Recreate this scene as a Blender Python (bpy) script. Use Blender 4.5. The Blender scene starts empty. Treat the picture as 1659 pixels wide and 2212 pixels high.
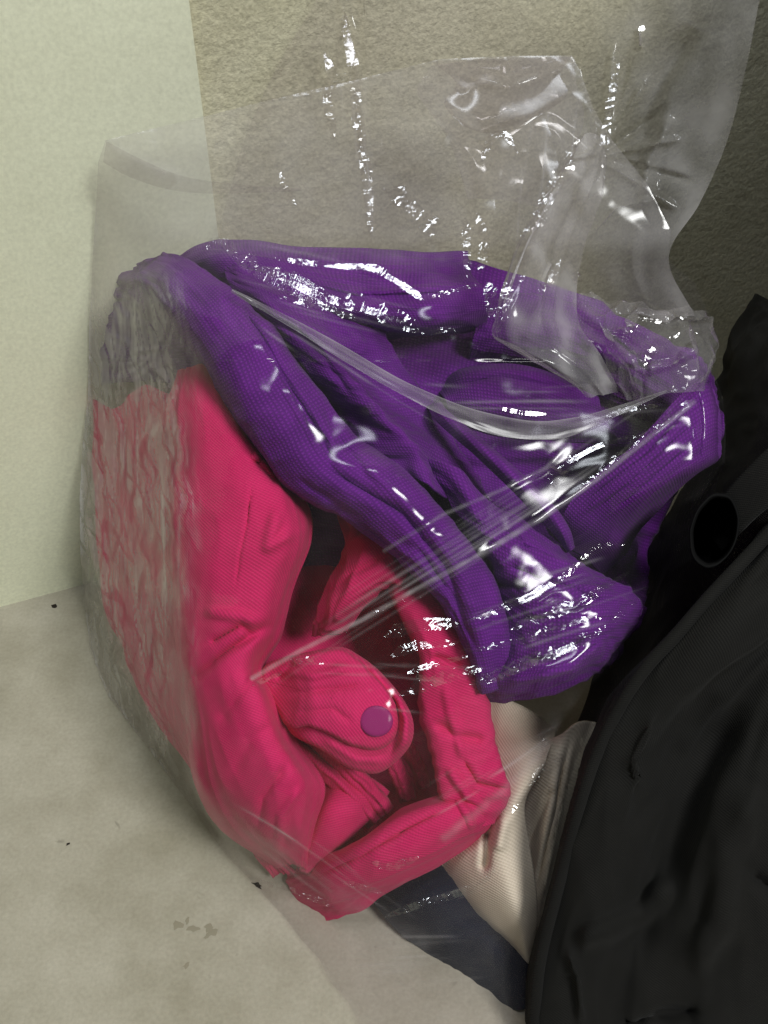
import bpy, math, random
import numpy as np
from mathutils import Vector

# ------------------------------------------------------------------ camera / light
R = math.radians
sc = bpy.context.scene
CAM = np.array([0.0, 0.0, 0.50])
PITCH = R(45)
TANV = math.tan(R(26))                      # half of the long side's field of view
FW = np.array([0, math.cos(PITCH), -math.sin(PITCH)])
UP = np.array([0, math.sin(PITCH), math.cos(PITCH)])
RT = np.array([1.0, 0, 0])
T0 = 0.43                                   # distance of the face of the pile from the camera

cam_d = bpy.data.cameras.new('camera'); cam = bpy.data.objects.new('camera', cam_d)
sc.collection.objects.link(cam); sc.camera = cam
cam.location = CAM; cam.rotation_euler = (math.pi / 2 - PITCH, 0, 0)
cam_d.sensor_fit = 'VERTICAL'; cam_d.angle = R(52); cam_d.clip_start = 0.01; cam_d.clip_end = 50

w = bpy.data.worlds.new('World'); sc.world = w; w.use_nodes = True
w.node_tree.nodes['Background'].inputs[0].default_value = (0.95, 1.0, 0.92, 1)
w.node_tree.nodes['Background'].inputs[1].default_value = 0.075

def area(name, loc, target, sx, sy, power, col):
    d = bpy.data.lights.new(name, 'AREA'); d.shape = 'RECTANGLE'; d.size = sx; d.size_y = sy
    d.energy = power; d.color = col
    o = bpy.data.objects.new(name, d); sc.collection.objects.link(o); o.location = loc
    o.rotation_euler = (Vector(target) - Vector(loc)).to_track_quat('-Z', 'Y').to_euler()
    return o
LAMPS = [np.array([0.90, -0.75, 1.75]), np.array([0.10, 0.0, 1.55])]
area('room_lamp', LAMPS[0], (0.0, 0.35, 0.1), 0.5, 0.35, 42, (0.98, 0.99, 0.97))
area('ceiling_tube_lamp', LAMPS[1], (0.0, 0.35, 0.1), 0.6, 0.06, 7, (0.88, 0.93, 1.0))

sc.view_settings.view_transform = 'Standard'; sc.view_settings.look = 'None'
sc.view_settings.exposure = -0.28; sc.view_settings.gamma = 1.0
sc.cycles.max_bounces = 12; sc.cycles.transparent_max_bounces = 40
sc.cycles.use_denoising = True
sc.cycles.caustics_reflective = False; sc.cycles.caustics_refractive = False

# ------------------------------------------------------------------ pixel <-> place
def P(x, y, h):
    """picture point (1659 x 2212) and height in mm over the face of the pile -> world"""
    x = np.asarray(x, float); y = np.asarray(y, float); t = T0 - np.asarray(h, float) / 1000
    xn = (x - 829.5) / 1106 * TANV; yn = (1106 - y) / 1106 * TANV
    d = FW + xn[..., None] * RT + yn[..., None] * UP
    return CAM + d * t[..., None]
def h_on(x, y, p0, nrm):
    """height (mm) at which the ray through a picture point meets a plane"""
    x = np.asarray(x, float); y = np.asarray(y, float)
    xn = (x - 829.5) / 1106 * TANV; yn = (1106 - y) / 1106 * TANV
    d = FW + xn[..., None] * RT + yn[..., None] * UP
    den = d @ nrm
    t = ((p0 - CAM) @ nrm) / np.where(np.abs(den) < 1e-6, 1e-6, den)
    t = np.where(t < 0, 9, t)
    return (T0 - t) * 1000
WY = R(21)
WDIR = np.array([math.cos(WY), math.sin(WY), 0]); WN = np.array([math.sin(WY), -math.cos(WY), 0])
W0 = np.array([-0.237, 0.417, 0.0]); ZN = np.array([0, 0, 1.0])
def h_back(x, y):                            # whatever is behind: floor or wall
    return np.maximum(h_on(x, y, np.zeros(3), ZN), h_on(x, y, W0, WN))

# ------------------------------------------------------------------ numpy noise
_rs = np.random.RandomState(7)
_perm = _rs.permutation(256); _perm = np.concatenate([_perm, _perm, _perm])
_ga = _rs.rand(256) * 2 * math.pi; _gx, _gy = np.cos(_ga), np.sin(_ga)
def noise(x, y, seed=0):
    x = np.asarray(x, float) + seed * 17.31; y = np.asarray(y, float) + seed * 9.77
    xi = np.floor(x).astype(int); yi = np.floor(y).astype(int); fx = x - xi; fy = y - yi
    xi &= 255; yi &= 255
    def g(a, b, dx, dy):
        k = _perm[_perm[(xi + a) & 255] + ((yi + b) & 255)]
        return _gx[k] * dx + _gy[k] * dy
    u = fx * fx * fx * (fx * (fx * 6 - 15) + 10); v = fy * fy * fy * (fy * (fy * 6 - 15) + 10)
    a = g(0, 0, fx, fy); b = g(1, 0, fx - 1, fy); c = g(0, 1, fx, fy - 1); d = g(1, 1, fx - 1, fy - 1)
    return ((a * (1 - u) + b * u) * (1 - v) + (c * (1 - u) + d * u) * v) * 1.4
def ridged(x, y, seed=0):
    return 1 - np.abs(noise(x, y, seed)) * 2

def seg_dist(x, y, pts):
    """distance to a polyline and position 0..1 along it"""
    pts = np.asarray(pts, float); best = np.full(np.shape(x), 1e9); par = np.zeros(np.shape(x))
    L = np.r_[0, np.cumsum(np.hypot(*np.diff(pts[:, :2], axis=0).T))]
    for i in range(len(pts) - 1):
        ax, ay = pts[i, :2]; bx, by = pts[i + 1, :2]; dx, dy = bx - ax, by - ay
        t = np.clip(((x - ax) * dx + (y - ay) * dy) / (dx * dx + dy * dy + 1e-9), 0, 1)
        d = np.hypot(x - ax - t * dx, y - ay - t * dy)
        m = d < best; best = np.where(m, d, best)
        par = np.where(m, (L[i] + t * (L[i + 1] - L[i])) / L[-1], par)
    return best, par
def sstep(a, b, x):
    t = np.clip((x - a) / (b - a), 0, 1); return t * t * (3 - 2 * t)
def inside(x, y, poly):
    r = np.zeros(np.shape(x), bool); n = len(poly)
    for i in range(n):
        x0, y0 = poly[i]; x1, y1 = poly[(i + 1) % n]
        if y0 == y1: continue
        c = ((y0 > y) != (y1 > y)) & (x < (x1 - x0) * (y - y0) / (y1 - y0) + x0)
        r ^= c
    return r
def crm(P_, n):
    """Catmull-Rom through control points along axis 0"""
    P_ = np.asarray(P_, float); k = len(P_)
    if k == 2:
        t = np.linspace(0, 1, n).reshape((-1,) + (1,) * (P_.ndim - 1)); return P_[0] * (1 - t) + P_[1] * t
    s = np.linspace(0, k - 1, n); i = np.minimum(s.astype(int), k - 2); t = (s - i).reshape((-1,) + (1,) * (P_.ndim - 1))
    E = np.concatenate([2 * P_[:1] - P_[1:2], P_, 2 * P_[-1:] - P_[-2:-1]])
    p0, p1, p2, p3 = E[i], E[i + 1], E[i + 2], E[i + 3]
    return 0.5 * (2 * p1 + (p2 - p0) * t + (2 * p0 - 5 * p1 + 4 * p2 - p3) * t * t + (3 * p1 - p0 - 3 * p2 + p3) * t ** 3)
def resample(pts, n):
    q = crm(pts, 40 * len(pts)); L = np.r_[0, np.cumsum(np.hypot(*np.diff(q[:, :2], axis=0).T))]
    s = np.linspace(0, L[-1], n)
    return np.stack([np.interp(s, L, q[:, k]) for k in range(q.shape[1])], 1)

# ------------------------------------------------------------------ objects
def mesh_obj(name, verts, faces, mat, parent=None, uv=None, smooth=True, attr=None):
    me = bpy.data.meshes.new(name)
    verts = np.asarray(verts, np.float32); faces = np.asarray(faces, np.int32)
    me.vertices.add(len(verts)); me.vertices.foreach_set('co', verts.ravel())
    nf, k = faces.shape
    me.loops.add(nf * k); me.loops.foreach_set('vertex_index', faces.ravel())
    me.polygons.add(nf); me.polygons.foreach_set('loop_start', np.arange(nf, dtype=np.int32) * k)
    me.polygons.foreach_set('loop_total', np.full(nf, k, np.int32))
    if uv is not None:
        l = me.uv_layers.new(name='UVMap'); l.data.foreach_set('uv', np.asarray(uv, np.float32)[faces.ravel()].ravel())
    if attr is not None:
        for an, av in attr.items():
            at = me.attributes.new(an, 'FLOAT', 'POINT'); at.data.foreach_set('value', np.asarray(av, np.float32).ravel())
    me.update(calc_edges=True); me.validate()
    me.polygons.foreach_set('use_smooth', np.full(len(me.polygons), smooth))
    if mat: me.materials.append(mat)
    o = bpy.data.objects.new(name, me); sc.collection.objects.link(o)
    if parent: o.parent = parent; o.matrix_parent_inverse = parent.matrix_world.inverted()
    return o
def grid_faces(nu, nv):
    a = np.arange(nu * nv).reshape(nu, nv)
    return np.stack([a[:-1, :-1], a[1:, :-1], a[1:, 1:], a[:-1, 1:]], -1).reshape(-1, 4)
def tag(o, label, cat, group=None, kind=None):
    if label: o['label'] = label
    if cat: o['category'] = cat
    if group: o['group'] = group
    if kind: o['kind'] = kind
def thing(name, label, cat, loc):
    o = bpy.data.objects.new(name, None); sc.collection.objects.link(o); o.location = loc
    o.empty_display_size = 0.02
    bpy.context.view_layer.update(); tag(o, label, cat); return o

def crumple(V, eu, ev, its=140, kt=.10, kn=.010, bend=.22):
    """give a sheet more cloth than room (eu, ev along its two ways) and let it buckle"""
    V0 = V.copy()
    N = np.cross(np.gradient(V, axis=0), np.gradient(V, axis=1)); N /= np.linalg.norm(N, axis=2, keepdims=True) + 1e-12
    ln = lambda d: np.sqrt((d * d).sum(-1, keepdims=True)) + 1e-12
    cons = [((slice(None, -1), slice(None)), (slice(1, None), slice(None)), eu, 1.0), ((slice(None), slice(None, -1)), (slice(None), slice(1, None)), ev, 1.0),
            ((slice(None, -1), slice(None, -1)), (slice(1, None), slice(1, None)), (eu + ev) / 2, .5), ((slice(None, -1), slice(1, None)), (slice(1, None), slice(None, -1)), (eu + ev) / 2, .5)]
    rest = [ln(V[b] - V[a]) * (1 + e) for a, b, e, k in cons]
    def lap(Q):
        L = np.zeros_like(Q); L[1:-1] += Q[:-2] + Q[2:] - 2 * Q[1:-1]; L[:, 1:-1] += Q[:, :-2] + Q[:, 2:] - 2 * Q[:, 1:-1]; return L
    L0 = lap(V0)
    for it in range(its):
        D = np.zeros_like(V)
        for (a, b, e, k), r in zip(cons, rest):
            d = V[b] - V[a]; l = ln(d); c = d * (.5 * k * (1 - r / l))
            D[a] += c; D[b] -= c
        V = V + D * .42
        V = V + (lap(V) - L0) * (bend * .25)
        d = V0 - V; dn = (d * N).sum(-1, keepdims=True) * N
        V = V + kt * (d - dn) + kn * dn
    return V
CONTENT = []                                  # (x, y, h) samples of what the film lies on
def grid_obj(name, X, Y, H, mat, parent, wr=(), creases=(), thick=1.2, content=True, sub=None, attr=None, skirt=None, planar=False, sim=None):
    """cloth sheet from grids of picture x, y and height: folds, thickness, cloth coordinates"""
    for pts, wd, amp in creases:
        d, t = seg_dist(X, Y, pts)
        H = H + amp * np.exp(-(d / wd) ** 2) * np.minimum(1, np.minimum(t, 1 - t) * 6 + 0.15)
    if skirt:                                   # side edges carried down and under, added to keep light out of the gaps
        a, b = skirt
        def col(k, drop, n): return [(X[:, k] + (X[:, k - 1 if k < 0 else k + 1] - X[:, k]) * .6 * q, Y[:, k] + (Y[:, k - 1 if k < 0 else k + 1] - Y[:, k]) * .6 * q, H[:, k] - drop * q) for q in np.linspace(1, 0, n, endpoint=False)]
        if a:
            c = col(0, a, 6); X, Y, H = (np.column_stack([q[m] for q in c] + [Z]) for m, Z in ((0, X), (1, Y), (2, H)))
        if b:
            c = col(-1, b, 6)[::-1]; X, Y, H = (np.column_stack([Z] + [q[m] for q in c]) for m, Z in ((0, X), (1, Y), (2, H)))
    V = P(X, Y, H)
    du = np.linalg.norm(np.diff(V, axis=0), axis=2).mean(1); dv = np.linalg.norm(np.diff(V, axis=1), axis=2).mean(0)
    U = np.r_[0, np.cumsum(du)][:, None] + 0 * X; W_ = np.r_[0, np.cumsum(dv)][None, :] + 0 * X
    if planar: U, W_ = X * .00019, Y * .00019
    if wr:
        N = np.cross(np.gradient(V, axis=0), np.gradient(V, axis=1)); N /= np.linalg.norm(N, axis=2, keepdims=True) + 1e-12
        s = np.sign((N * (CAM - V)).sum(2).mean()); N *= s
        disp = 0
        for k, (su, sv, amp, typ) in enumerate(wr):
            sd = (hash_name(name) + k * 5) % 50
            a, b = U * 1000 / su, W_ * 1000 / sv
            a = a + noise(a * .6, b * .6, sd + 3) * .5; b = b + noise(a * .6, b * .6, sd + 4) * .5
            disp = disp + amp * (noise(a, b, sd) if typ == 'n' else (ridged(a, b, sd) - .5))
        V = V + N * (disp / 1000)[..., None]
    if sim: V = crumple(V, *sim)
    nu, nv = X.shape
    uv = np.stack([U, W_], -1).reshape(-1, 2)
    o = mesh_obj(name, V.reshape(-1, 3), grid_faces(nu, nv), mat, parent, uv, attr=attr)
    if thick:
        m = o.modifiers.new('thickness', 'SOLIDIFY'); m.thickness = thick / 1000; m.offset = 0
    if content:
        q = (V - CAM); t = q @ FW
        CONTENT.append(np.stack([q @ RT / t / TANV * 1106 + 829.5, 1106 - q @ UP / t / TANV * 1106, (T0 - t) * 1000], -1).reshape(-1, 3))
    return o
def hash_name(s):
    return sum(ord(c) * (i + 3) for i, c in enumerate(s)) % 47
def sheet(name, rows, mat, parent, n=(90, 70), **k):
    rows = np.asarray(rows, float)
    g = crm(rows, n[0]); g = np.swapaxes(crm(np.swapaxes(g, 0, 1), n[1]), 0, 1)
    return grid_obj(name, g[..., 0], g[..., 1], g[..., 2], mat, parent, **k)
def roll(name, L, Rr, bulge, mat, parent, n=(140, 50), a0=-45, a1=225, flat=.7, **k):
    """a folded or rolled edge: two outlines and a rounded section that tucks under at both"""
    L = resample(L, n[0]); Rr = resample(Rr, n[0])
    b = np.interp(np.linspace(0, 1, n[0]), np.linspace(0, 1, len(np.atleast_1d(bulge))), np.atleast_1d(bulge))[:, None]
    th = np.radians(np.linspace(a0, a1, n[1]))[None, :]
    c = (1 - np.cos(th)) / 2
    X = L[:, 0:1] * (1 - c) + Rr[:, 0:1] * c; Y = L[:, 1:2] * (1 - c) + Rr[:, 1:2] * c
    H = L[:, 2:3] * (1 - c) + Rr[:, 2:3] * c + b * np.sign(np.sin(th)) * np.abs(np.sin(th)) ** flat
    return grid_obj(name, X, Y, H, mat, parent, **k)
def fan(name, outline, hfun, mat, parent, rings=26, n=130, edge_drop=4.0, **k):
    """a flat-ish piece with a traced outline; its edge turns down all round"""
    o = np.asarray(outline, float); o = resample(np.vstack([o, o[:1]]), n + 1)
    c = o[:-1].mean(0)
    r = 1 - (1 - np.linspace(0.0005, 1, rings)) ** 1.8
    X = c[0] + (o[None, :, 0] - c[0]) * r[:, None]; Y = c[1] + (o[None, :, 1] - c[1]) * r[:, None]
    H = hfun(X, Y) - edge_drop * (r[:, None] ** 40)
    return grid_obj(name, X, Y, H, mat, parent, planar=True, **k)

# ------------------------------------------------------------------ materials
def new_mat(name):
    m = bpy.data.materials.new(name); m.use_nodes = True; nt = m.node_tree; nt.nodes.clear()
    return m, nt, nt.nodes, nt.links
def lin(r, g, b):
    f = lambda c: (c / 255 / 12.92 if c / 255 <= .04045 else ((c / 255 + .055) / 1.055) ** 2.4)
    return (f(r), f(g), f(b), 1)
def fabric(name, col, col2, pitch=1.05, bump=0.35, twill=False, rough=0.85, sheen=0.05, spec=0.15):
    m, nt, N, L = new_mat(name)
    out = N.new('ShaderNodeOutputMaterial'); bs = N.new('ShaderNodeBsdfPrincipled')
    tc = N.new('ShaderNodeTexCoord')
    s = 0.314 / (pitch / 1000)
    mp = N.new('ShaderNodeMapping'); mp.inputs['Rotation'].default_value = (0, 0, R(38 if twill else 6))
    L.new(tc.outputs['UV'], mp.inputs[0])
    def wave(d, dist):
        q = N.new('ShaderNodeTexWave'); q.wave_type = 'BANDS'; q.bands_direction = d
        q.inputs['Scale'].default_value = s; q.inputs['Distortion'].default_value = dist
        q.inputs['Detail'].default_value = 1.5; q.inputs['Detail Scale'].default_value = 0.6
        L.new(mp.outputs[0], q.inputs[0]); return q
    wx, wy = wave('X', 0.8), wave('Y', 0.8)
    mm = N.new('ShaderNodeMath'); mm.operation = 'MULTIPLY_ADD' if twill else 'MULTIPLY'
    L.new(wx.outputs['Fac'], mm.inputs[0])
    if twill: mm.inputs[1].default_value = 0.8; ml = N.new('ShaderNodeMath'); ml.operation = 'MULTIPLY'; ml.inputs[1].default_value = .25; L.new(wy.outputs['Fac'], ml.inputs[0]); L.new(ml.outputs[0], mm.inputs[2])
    else: L.new(wy.outputs['Fac'], mm.inputs[1])
    nz = N.new('ShaderNodeTexNoise'); nz.inputs['Scale'].default_value = 60; nz.inputs['Detail'].default_value = 5
    L.new(tc.outputs['UV'], nz.inputs['Vector'])
    mx = N.new('ShaderNodeMix'); mx.data_type = 'RGBA'; mx.inputs[6].default_value = col2; mx.inputs[7].default_value = col
    ad = N.new('ShaderNodeMath'); ad.operation = 'MULTIPLY_ADD'; ad.inputs[1].default_value = .55
    nf = N.new('ShaderNodeMath'); nf.operation = 'MULTIPLY'; nf.inputs[1].default_value = .75
    L.new(nz.outputs['Fac'], nf.inputs[0]); L.new(mm.outputs[0], ad.inputs[0]); L.new(nf.outputs[0], ad.inputs[2])
    L.new(ad.outputs[0], mx.inputs[0]); L.new(mx.outputs[2], bs.inputs['Base Color'])
    bp = N.new('ShaderNodeBump'); bp.inputs['Strength'].default_value = bump; bp.inputs['Distance'].default_value = 0.0006
    L.new(mm.outputs[0], bp.inputs['Height']); L.new(bp.outputs[0], bs.inputs['Normal'])
    bs.inputs['Roughness'].default_value = rough; bs.inputs['Sheen Weight'].default_value = sheen
    bs.inputs['Specular IOR Level'].default_value = spec
    L.new(bs.outputs[0], out.inputs[0]); return m
M_PURPLE = fabric('purple_cloth', (.180, .019, .30, 1), (.042, .0045, .085, 1), pitch=1.5, bump=.45)
M_PINK = fabric('pink_cloth', (.72, .026, .150, 1), (.41, .009, .070, 1), pitch=1.12, bump=.26, twill=True)
M_BEIGE = fabric('beige_canvas', (.80, .71, .56, 1), (.54, .46, .34, 1), pitch=1.35, bump=.35, twill=True)
M_NAVY = fabric('navy_cloth', (.011, .014, .030, 1), (.005, .006, .014, 1))
M_BLACK = fabric('black_cloth', (.0125, .0120, .0110, 1), (.006, .006, .0055, 1), pitch=.9, bump=.35, twill=True, rough=.8, sheen=.03, spec=.08)

def plain(name, col, rough=.4, spec=.5):
    m, nt, N, L = new_mat(name)
    out = N.new('ShaderNodeOutputMaterial'); bs = N.new('ShaderNodeBsdfPrincipled')
    nz = N.new('ShaderNodeTexNoise'); nz.inputs['Scale'].default_value = 400
    tc = N.new('ShaderNodeTexCoord'); L.new(tc.outputs['Object'], nz.inputs[0])
    bp = N.new('ShaderNodeBump'); bp.inputs['Strength'].default_value = .08; bp.inputs['Distance'].default_value = .001
    L.new(nz.outputs[0], bp.inputs['Height']); L.new(bp.outputs[0], bs.inputs['Normal'])
    bs.inputs['Base Color'].default_value = col; bs.inputs['Roughness'].default_value = rough
    bs.inputs['Specular IOR Level'].default_value = spec
    L.new(bs.outputs[0], out.inputs[0]); return m
M_SNAP = plain('snap_plastic', (.30, .018, .14, 1), .6, .2)
M_RUBBER = plain('black_rubber', (.006, .006, .006, 1), .8, .06)
M_DIRT = plain('dirt', (.03, .025, .02, 1), .9, .1)

def film(name, tint, milk, gloss=1.0, rough=.13, bump=.02, mattr=True):
    """thin clear plastic: lets light through, a little milky, shiny"""
    m, nt, N, L = new_mat(name)
    out = N.new('ShaderNodeOutputMaterial')
    tr = N.new('ShaderNodeBsdfTransparent'); tr.inputs[0].default_value = tint
    df = N.new('ShaderNodeBsdfDiffuse'); df.inputs[0].default_value = (.72, .70, .70, 1)
    tl = N.new('ShaderNodeBsdfTranslucent'); tl.inputs[0].default_value = (.72, .70, .70, 1)
    mk = N.new('ShaderNodeMixShader'); mk.inputs[0].default_value = .35
    L.new(df.outputs[0], mk.inputs[1]); L.new(tl.outputs[0], mk.inputs[2])
    m1 = N.new('ShaderNodeMixShader'); L.new(tr.outputs[0], m1.inputs[1]); L.new(mk.outputs[0], m1.inputs[2])
    tc = N.new('ShaderNodeTexCoord')
    nz = N.new('ShaderNodeTexNoise'); nz.inputs['Scale'].default_value = 34; nz.inputs['Detail'].default_value = 5; nz.inputs['Roughness'].default_value = .62
    L.new(tc.outputs['Object'], nz.inputs[0])
    mr = N.new('ShaderNodeMapRange'); mr.inputs[1].default_value = .3; mr.inputs[2].default_value = .75; mr.inputs[3].default_value = .55; mr.inputs[4].default_value = 1.5
    L.new(nz.outputs[0], mr.inputs[0])
    ml = N.new('ShaderNodeMath'); ml.operation = 'MULTIPLY'; ml.use_clamp = True
    L.new(mr.outputs[0], ml.inputs[0])
    if mattr:
        at = N.new('ShaderNodeAttribute'); at.attribute_name = 'milk'
        ad = N.new('ShaderNodeMath'); ad.operation = 'ADD'; ad.inputs[1].default_value = milk
        L.new(at.outputs['Fac'], ad.inputs[0]); L.new(ad.outputs[0], ml.inputs[1])
    else: ml.inputs[1].default_value = milk
    L.new(ml.outputs[0], m1.inputs[0])
    gl = N.new('ShaderNodeBsdfGlossy'); gl.distribution = 'BECKMANN'; gl.inputs['Roughness'].default_value = rough; gl.inputs[0].default_value = (1, 1, 1, 1)
    fr = N.new('ShaderNodeLayerWeight'); fr.inputs[0].default_value = .5      # Schlick's Fresnel, the same from both sides of the sheet
    pw = N.new('ShaderNodeMath'); pw.operation = 'POWER'; pw.inputs[1].default_value = 5; L.new(fr.outputs['Facing'], pw.inputs[0])
    gm = N.new('ShaderNodeMath'); gm.operation = 'MULTIPLY_ADD'; gm.inputs[1].default_value = .55; gm.inputs[2].default_value = .045 * gloss; gm.use_clamp = True
    L.new(pw.outputs[0], gm.inputs[0])
    m2 = N.new('ShaderNodeMixShader'); L.new(gm.outputs[0], m2.inputs[0]); L.new(m1.outputs[0], m2.inputs[1]); L.new(gl.outputs[0], m2.inputs[2])
    n2 = N.new('ShaderNodeTexNoise'); n2.inputs['Scale'].default_value = 210; n2.inputs['Detail'].default_value = 3; n2.inputs['Distortion'].default_value = .6
    L.new(tc.outputs['Object'], n2.inputs[0])
    bp = N.new('ShaderNodeBump'); bp.inputs['Strength'].default_value = bump; bp.inputs['Distance'].default_value = .001
    L.new(n2.outputs[0], bp.inputs['Height']); L.new(bp.outputs[0], gl.inputs['Normal'])
    L.new(m2.outputs[0], out.inputs[0]); return m
M_FILM = film('clear_film', (.93, .915, .925, 1), .02, gloss=.42, rough=.17)
M_GLINT = film('glint_film', (.95, .94, .945, 1), .01, gloss=1.0, rough=.12)  # shinier copy of the clear film, for the added glint bands
M_DOUBLE = film('overlapping_film', (.87, .85, .855, 1), .04, gloss=.4, rough=.17)
M_FILM2 = film('doubled_film', (.88, .87, .88, 1), .22, gloss=1.0, rough=.12)

M_STRIP = film('doubled_film_matt', (.80, .78, .80, 1), .12, gloss=.25, rough=.22, bump=.03)

def wall_mat(name, col, col2, bump, scale, dist, stains=0.0, grain=.07):
    m, nt, N, L = new_mat(name)
    out = N.new('ShaderNodeOutputMaterial'); bs = N.new('ShaderNodeBsdfPrincipled'); tc = N.new('ShaderNodeTexCoord')
    a = N.new('ShaderNodeTexNoise'); a.inputs['Scale'].default_value = 14; a.inputs['Detail'].default_value = 6; a.inputs['Roughness'].default_value = .6
    b = N.new('ShaderNodeTexNoise'); b.inputs['Scale'].default_value = scale; b.inputs['Detail'].default_value = 6; b.inputs['Roughness'].default_value = .65
    for q in (a, b): L.new(tc.outputs['Object'], q.inputs[0])
    mr = N.new('ShaderNodeMapRange'); mr.inputs[1].default_value = .35; mr.inputs[2].default_value = .68
    L.new(a.outputs[0], mr.inputs[0])
    mx = N.new('ShaderNodeMix'); mx.data_type = 'RGBA'; mx.inputs[6].default_value = col; mx.inputs[7].default_value = col2
    L.new(mr.outputs[0], mx.inputs[0]); last = mx.outputs[2]
    if stains:
        v = N.new('ShaderNodeTexNoise'); v.inputs['Scale'].default_value = 75; v.inputs['Detail'].default_value = 3; v.inputs['Distortion'].default_value = .4
        L.new(tc.outputs['Object'], v.inputs[0])
        v2 = N.new('ShaderNodeMapRange'); v2.inputs[1].default_value = .70; v2.inputs[2].default_value = .78; v2.inputs[4].default_value = stains
        L.new(v.outputs[0], v2.inputs[0])
        m3 = N.new('ShaderNodeMix'); m3.data_type = 'RGBA'; m3.inputs[7].default_value = (.05, .045, .03, 1)
        L.new(v2.outputs[0], m3.inputs[0]); L.new(last, m3.inputs[6]); last = m3.outputs[2]
    g = N.new('ShaderNodeTexNoise'); g.inputs['Scale'].default_value = 520; g.inputs['Detail'].default_value = 3; L.new(tc.outputs['Object'], g.inputs[0])
    g2 = N.new('ShaderNodeMapRange'); g2.inputs[1].default_value = .3; g2.inputs[2].default_value = .7; g2.inputs[3].default_value = 1 - grain; g2.inputs[4].default_value = 1 + grain; L.new(g.outputs[0], g2.inputs[0])
    gm_ = N.new('ShaderNodeMix'); gm_.data_type = 'RGBA'; gm_.blend_type = 'MULTIPLY'; gm_.inputs[0].default_value = 1; L.new(last, gm_.inputs[6]); L.new(g2.outputs[0], gm_.inputs[7]); last = gm_.outputs[2]
    L.new(last, bs.inputs['Base Color'])
    bp = N.new('ShaderNodeBump'); bp.inputs['Strength'].default_value = bump; bp.inputs['Distance'].default_value = dist
    L.new(b.outputs[0], bp.inputs['Height']); L.new(bp.outputs[0], bs.inputs['Normal'])
    bs.inputs['Roughness'].default_value = .75; bs.inputs['Specular IOR Level'].default_value = .25
    L.new(bs.outputs[0], out.inputs[0]); return m
M_WALL = wall_mat('white_paint', (.73, .745, .56, 1), (.69, .70, .52, 1), .25, 90, .0012, .10)
M_ROUGH = wall_mat('rough_render', (.60, .57, .41, 1), (.50, .47, .32, 1), .6, 190, .0025, grain=.16)
M_FLOOR = wall_mat('concrete', (.45, .42, .34, 1), (.30, .275, .205, 1), .3, 60, .002, .4)

# ------------------------------------------------------------------ setting
def box(name, c0, ex, ey, ez, mat, parent=None):
    c0, ex, ey, ez = map(np.array, (c0, ex, ey, ez)); v = []
    for k in range(8): v.append(c0 + (ex if k & 1 else 0) + (ey if k & 2 else 0) + (ez if k & 4 else 0))
    f = [(0, 2, 3, 1), (4, 5, 7, 6), (0, 1, 5, 4), (2, 6, 7, 3), (0, 4, 6, 2), (1, 3, 7, 5)]
    return mesh_obj(name, v, f, mat, parent, smooth=False)
fl = box('floor', (-1.2, -.5, -.05), (2.4, 0, 0), (0, 2, 0), (0, 0, .05), M_FLOOR); fl['kind'] = 'structure'
hx = h_on(np.array(433.), np.array(200.), W0, WN); E0 = P(np.array(433.), np.array(200.), hx); E0[2] = 0
wl = box('wall_left', E0 - WDIR * 1.5, WDIR * 1.5, -WN * .15, (0, 0, 2.4), M_WALL); wl['kind'] = 'structure'
wb = box('wall_back', E0 - WDIR * .2 - WN * .008, WDIR * 2, -WN * .1, (0, 0, 2.4), M_ROUGH); wb['kind'] = 'structure'

# ------------------------------------------------------------------ purple cloth bag
FOLDS = [(26, 60, 1.2, 'n'), (14, 34, 1.3, 'r'), (9, 14, .5, 'r'), (5, 8, .12, 'n')]
purple = thing('purple_cloth_bag', 'crumpled purple woven cloth bag with a strap, inside the clear plastic bag', 'cloth bag', P(np.array(900.), np.array(1000.), np.array(-90.)))
A_L = [(292, 602, -40), (335, 625, -18), (352, 655, -12), (409, 738, -8), (452, 798, -4), (495, 877, -2), (561, 970, 0), (611, 1042, 0), (680, 1090, 0), (732, 1110, 0), (791, 1151, 0), (841, 1187, 0), (904, 1250, 0), (957, 1306, 0), (1000, 1385, -4), (1020, 1440, -8), (1038, 1497, -14)]
A_R = [(352, 548, -40), (396, 560, -20), (482, 620, -6), (545, 675, 0), (590, 712, 2), (631, 775, 2), (697, 851, 2), (735, 905, 2), (770, 948, 4), (813, 978, 6), (860, 1010, 8), (905, 1055, 8), (955, 1110, 6), (1005, 1170, 4), (1048, 1222, 0), (1080, 1290, -4), (1120, 1480, -12)]
roll('rolled_edge', A_L, A_R, [12, 20, 24, 24, 22, 20, 18, 16, 12], M_PURPLE, purple, n=(300, 100), skirt=(40, 0), sim=(.10, .05), wr=[(60, 14, 1.3, 'n'), (60, 9, .45, 'r'), (16, 12, .5, 'r'), (6, 8, .15, 'n')],
     creases=[([(500, 640), (560, 720), (600, 800), (650, 880), (700, 960), (720, 1010)], 9, -4.0), ([(540, 700), (585, 780), (640, 880), (690, 960)], 8, 2.2),
              ([(700, 1010), (790, 1060), (870, 1110), (960, 1220), (1010, 1330)], 10, -3.2), ([(760, 990), (850, 1060), (930, 1140), (1000, 1240)], 12, 2.4), ([(690, 870), (740, 960), (800, 1030)], 10, -2.5),
              ([(900, 1180), (980, 1290), (1030, 1400)], 9, -3), ([(640, 1030), (720, 1085), (800, 1130)], 9, -2)])
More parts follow.
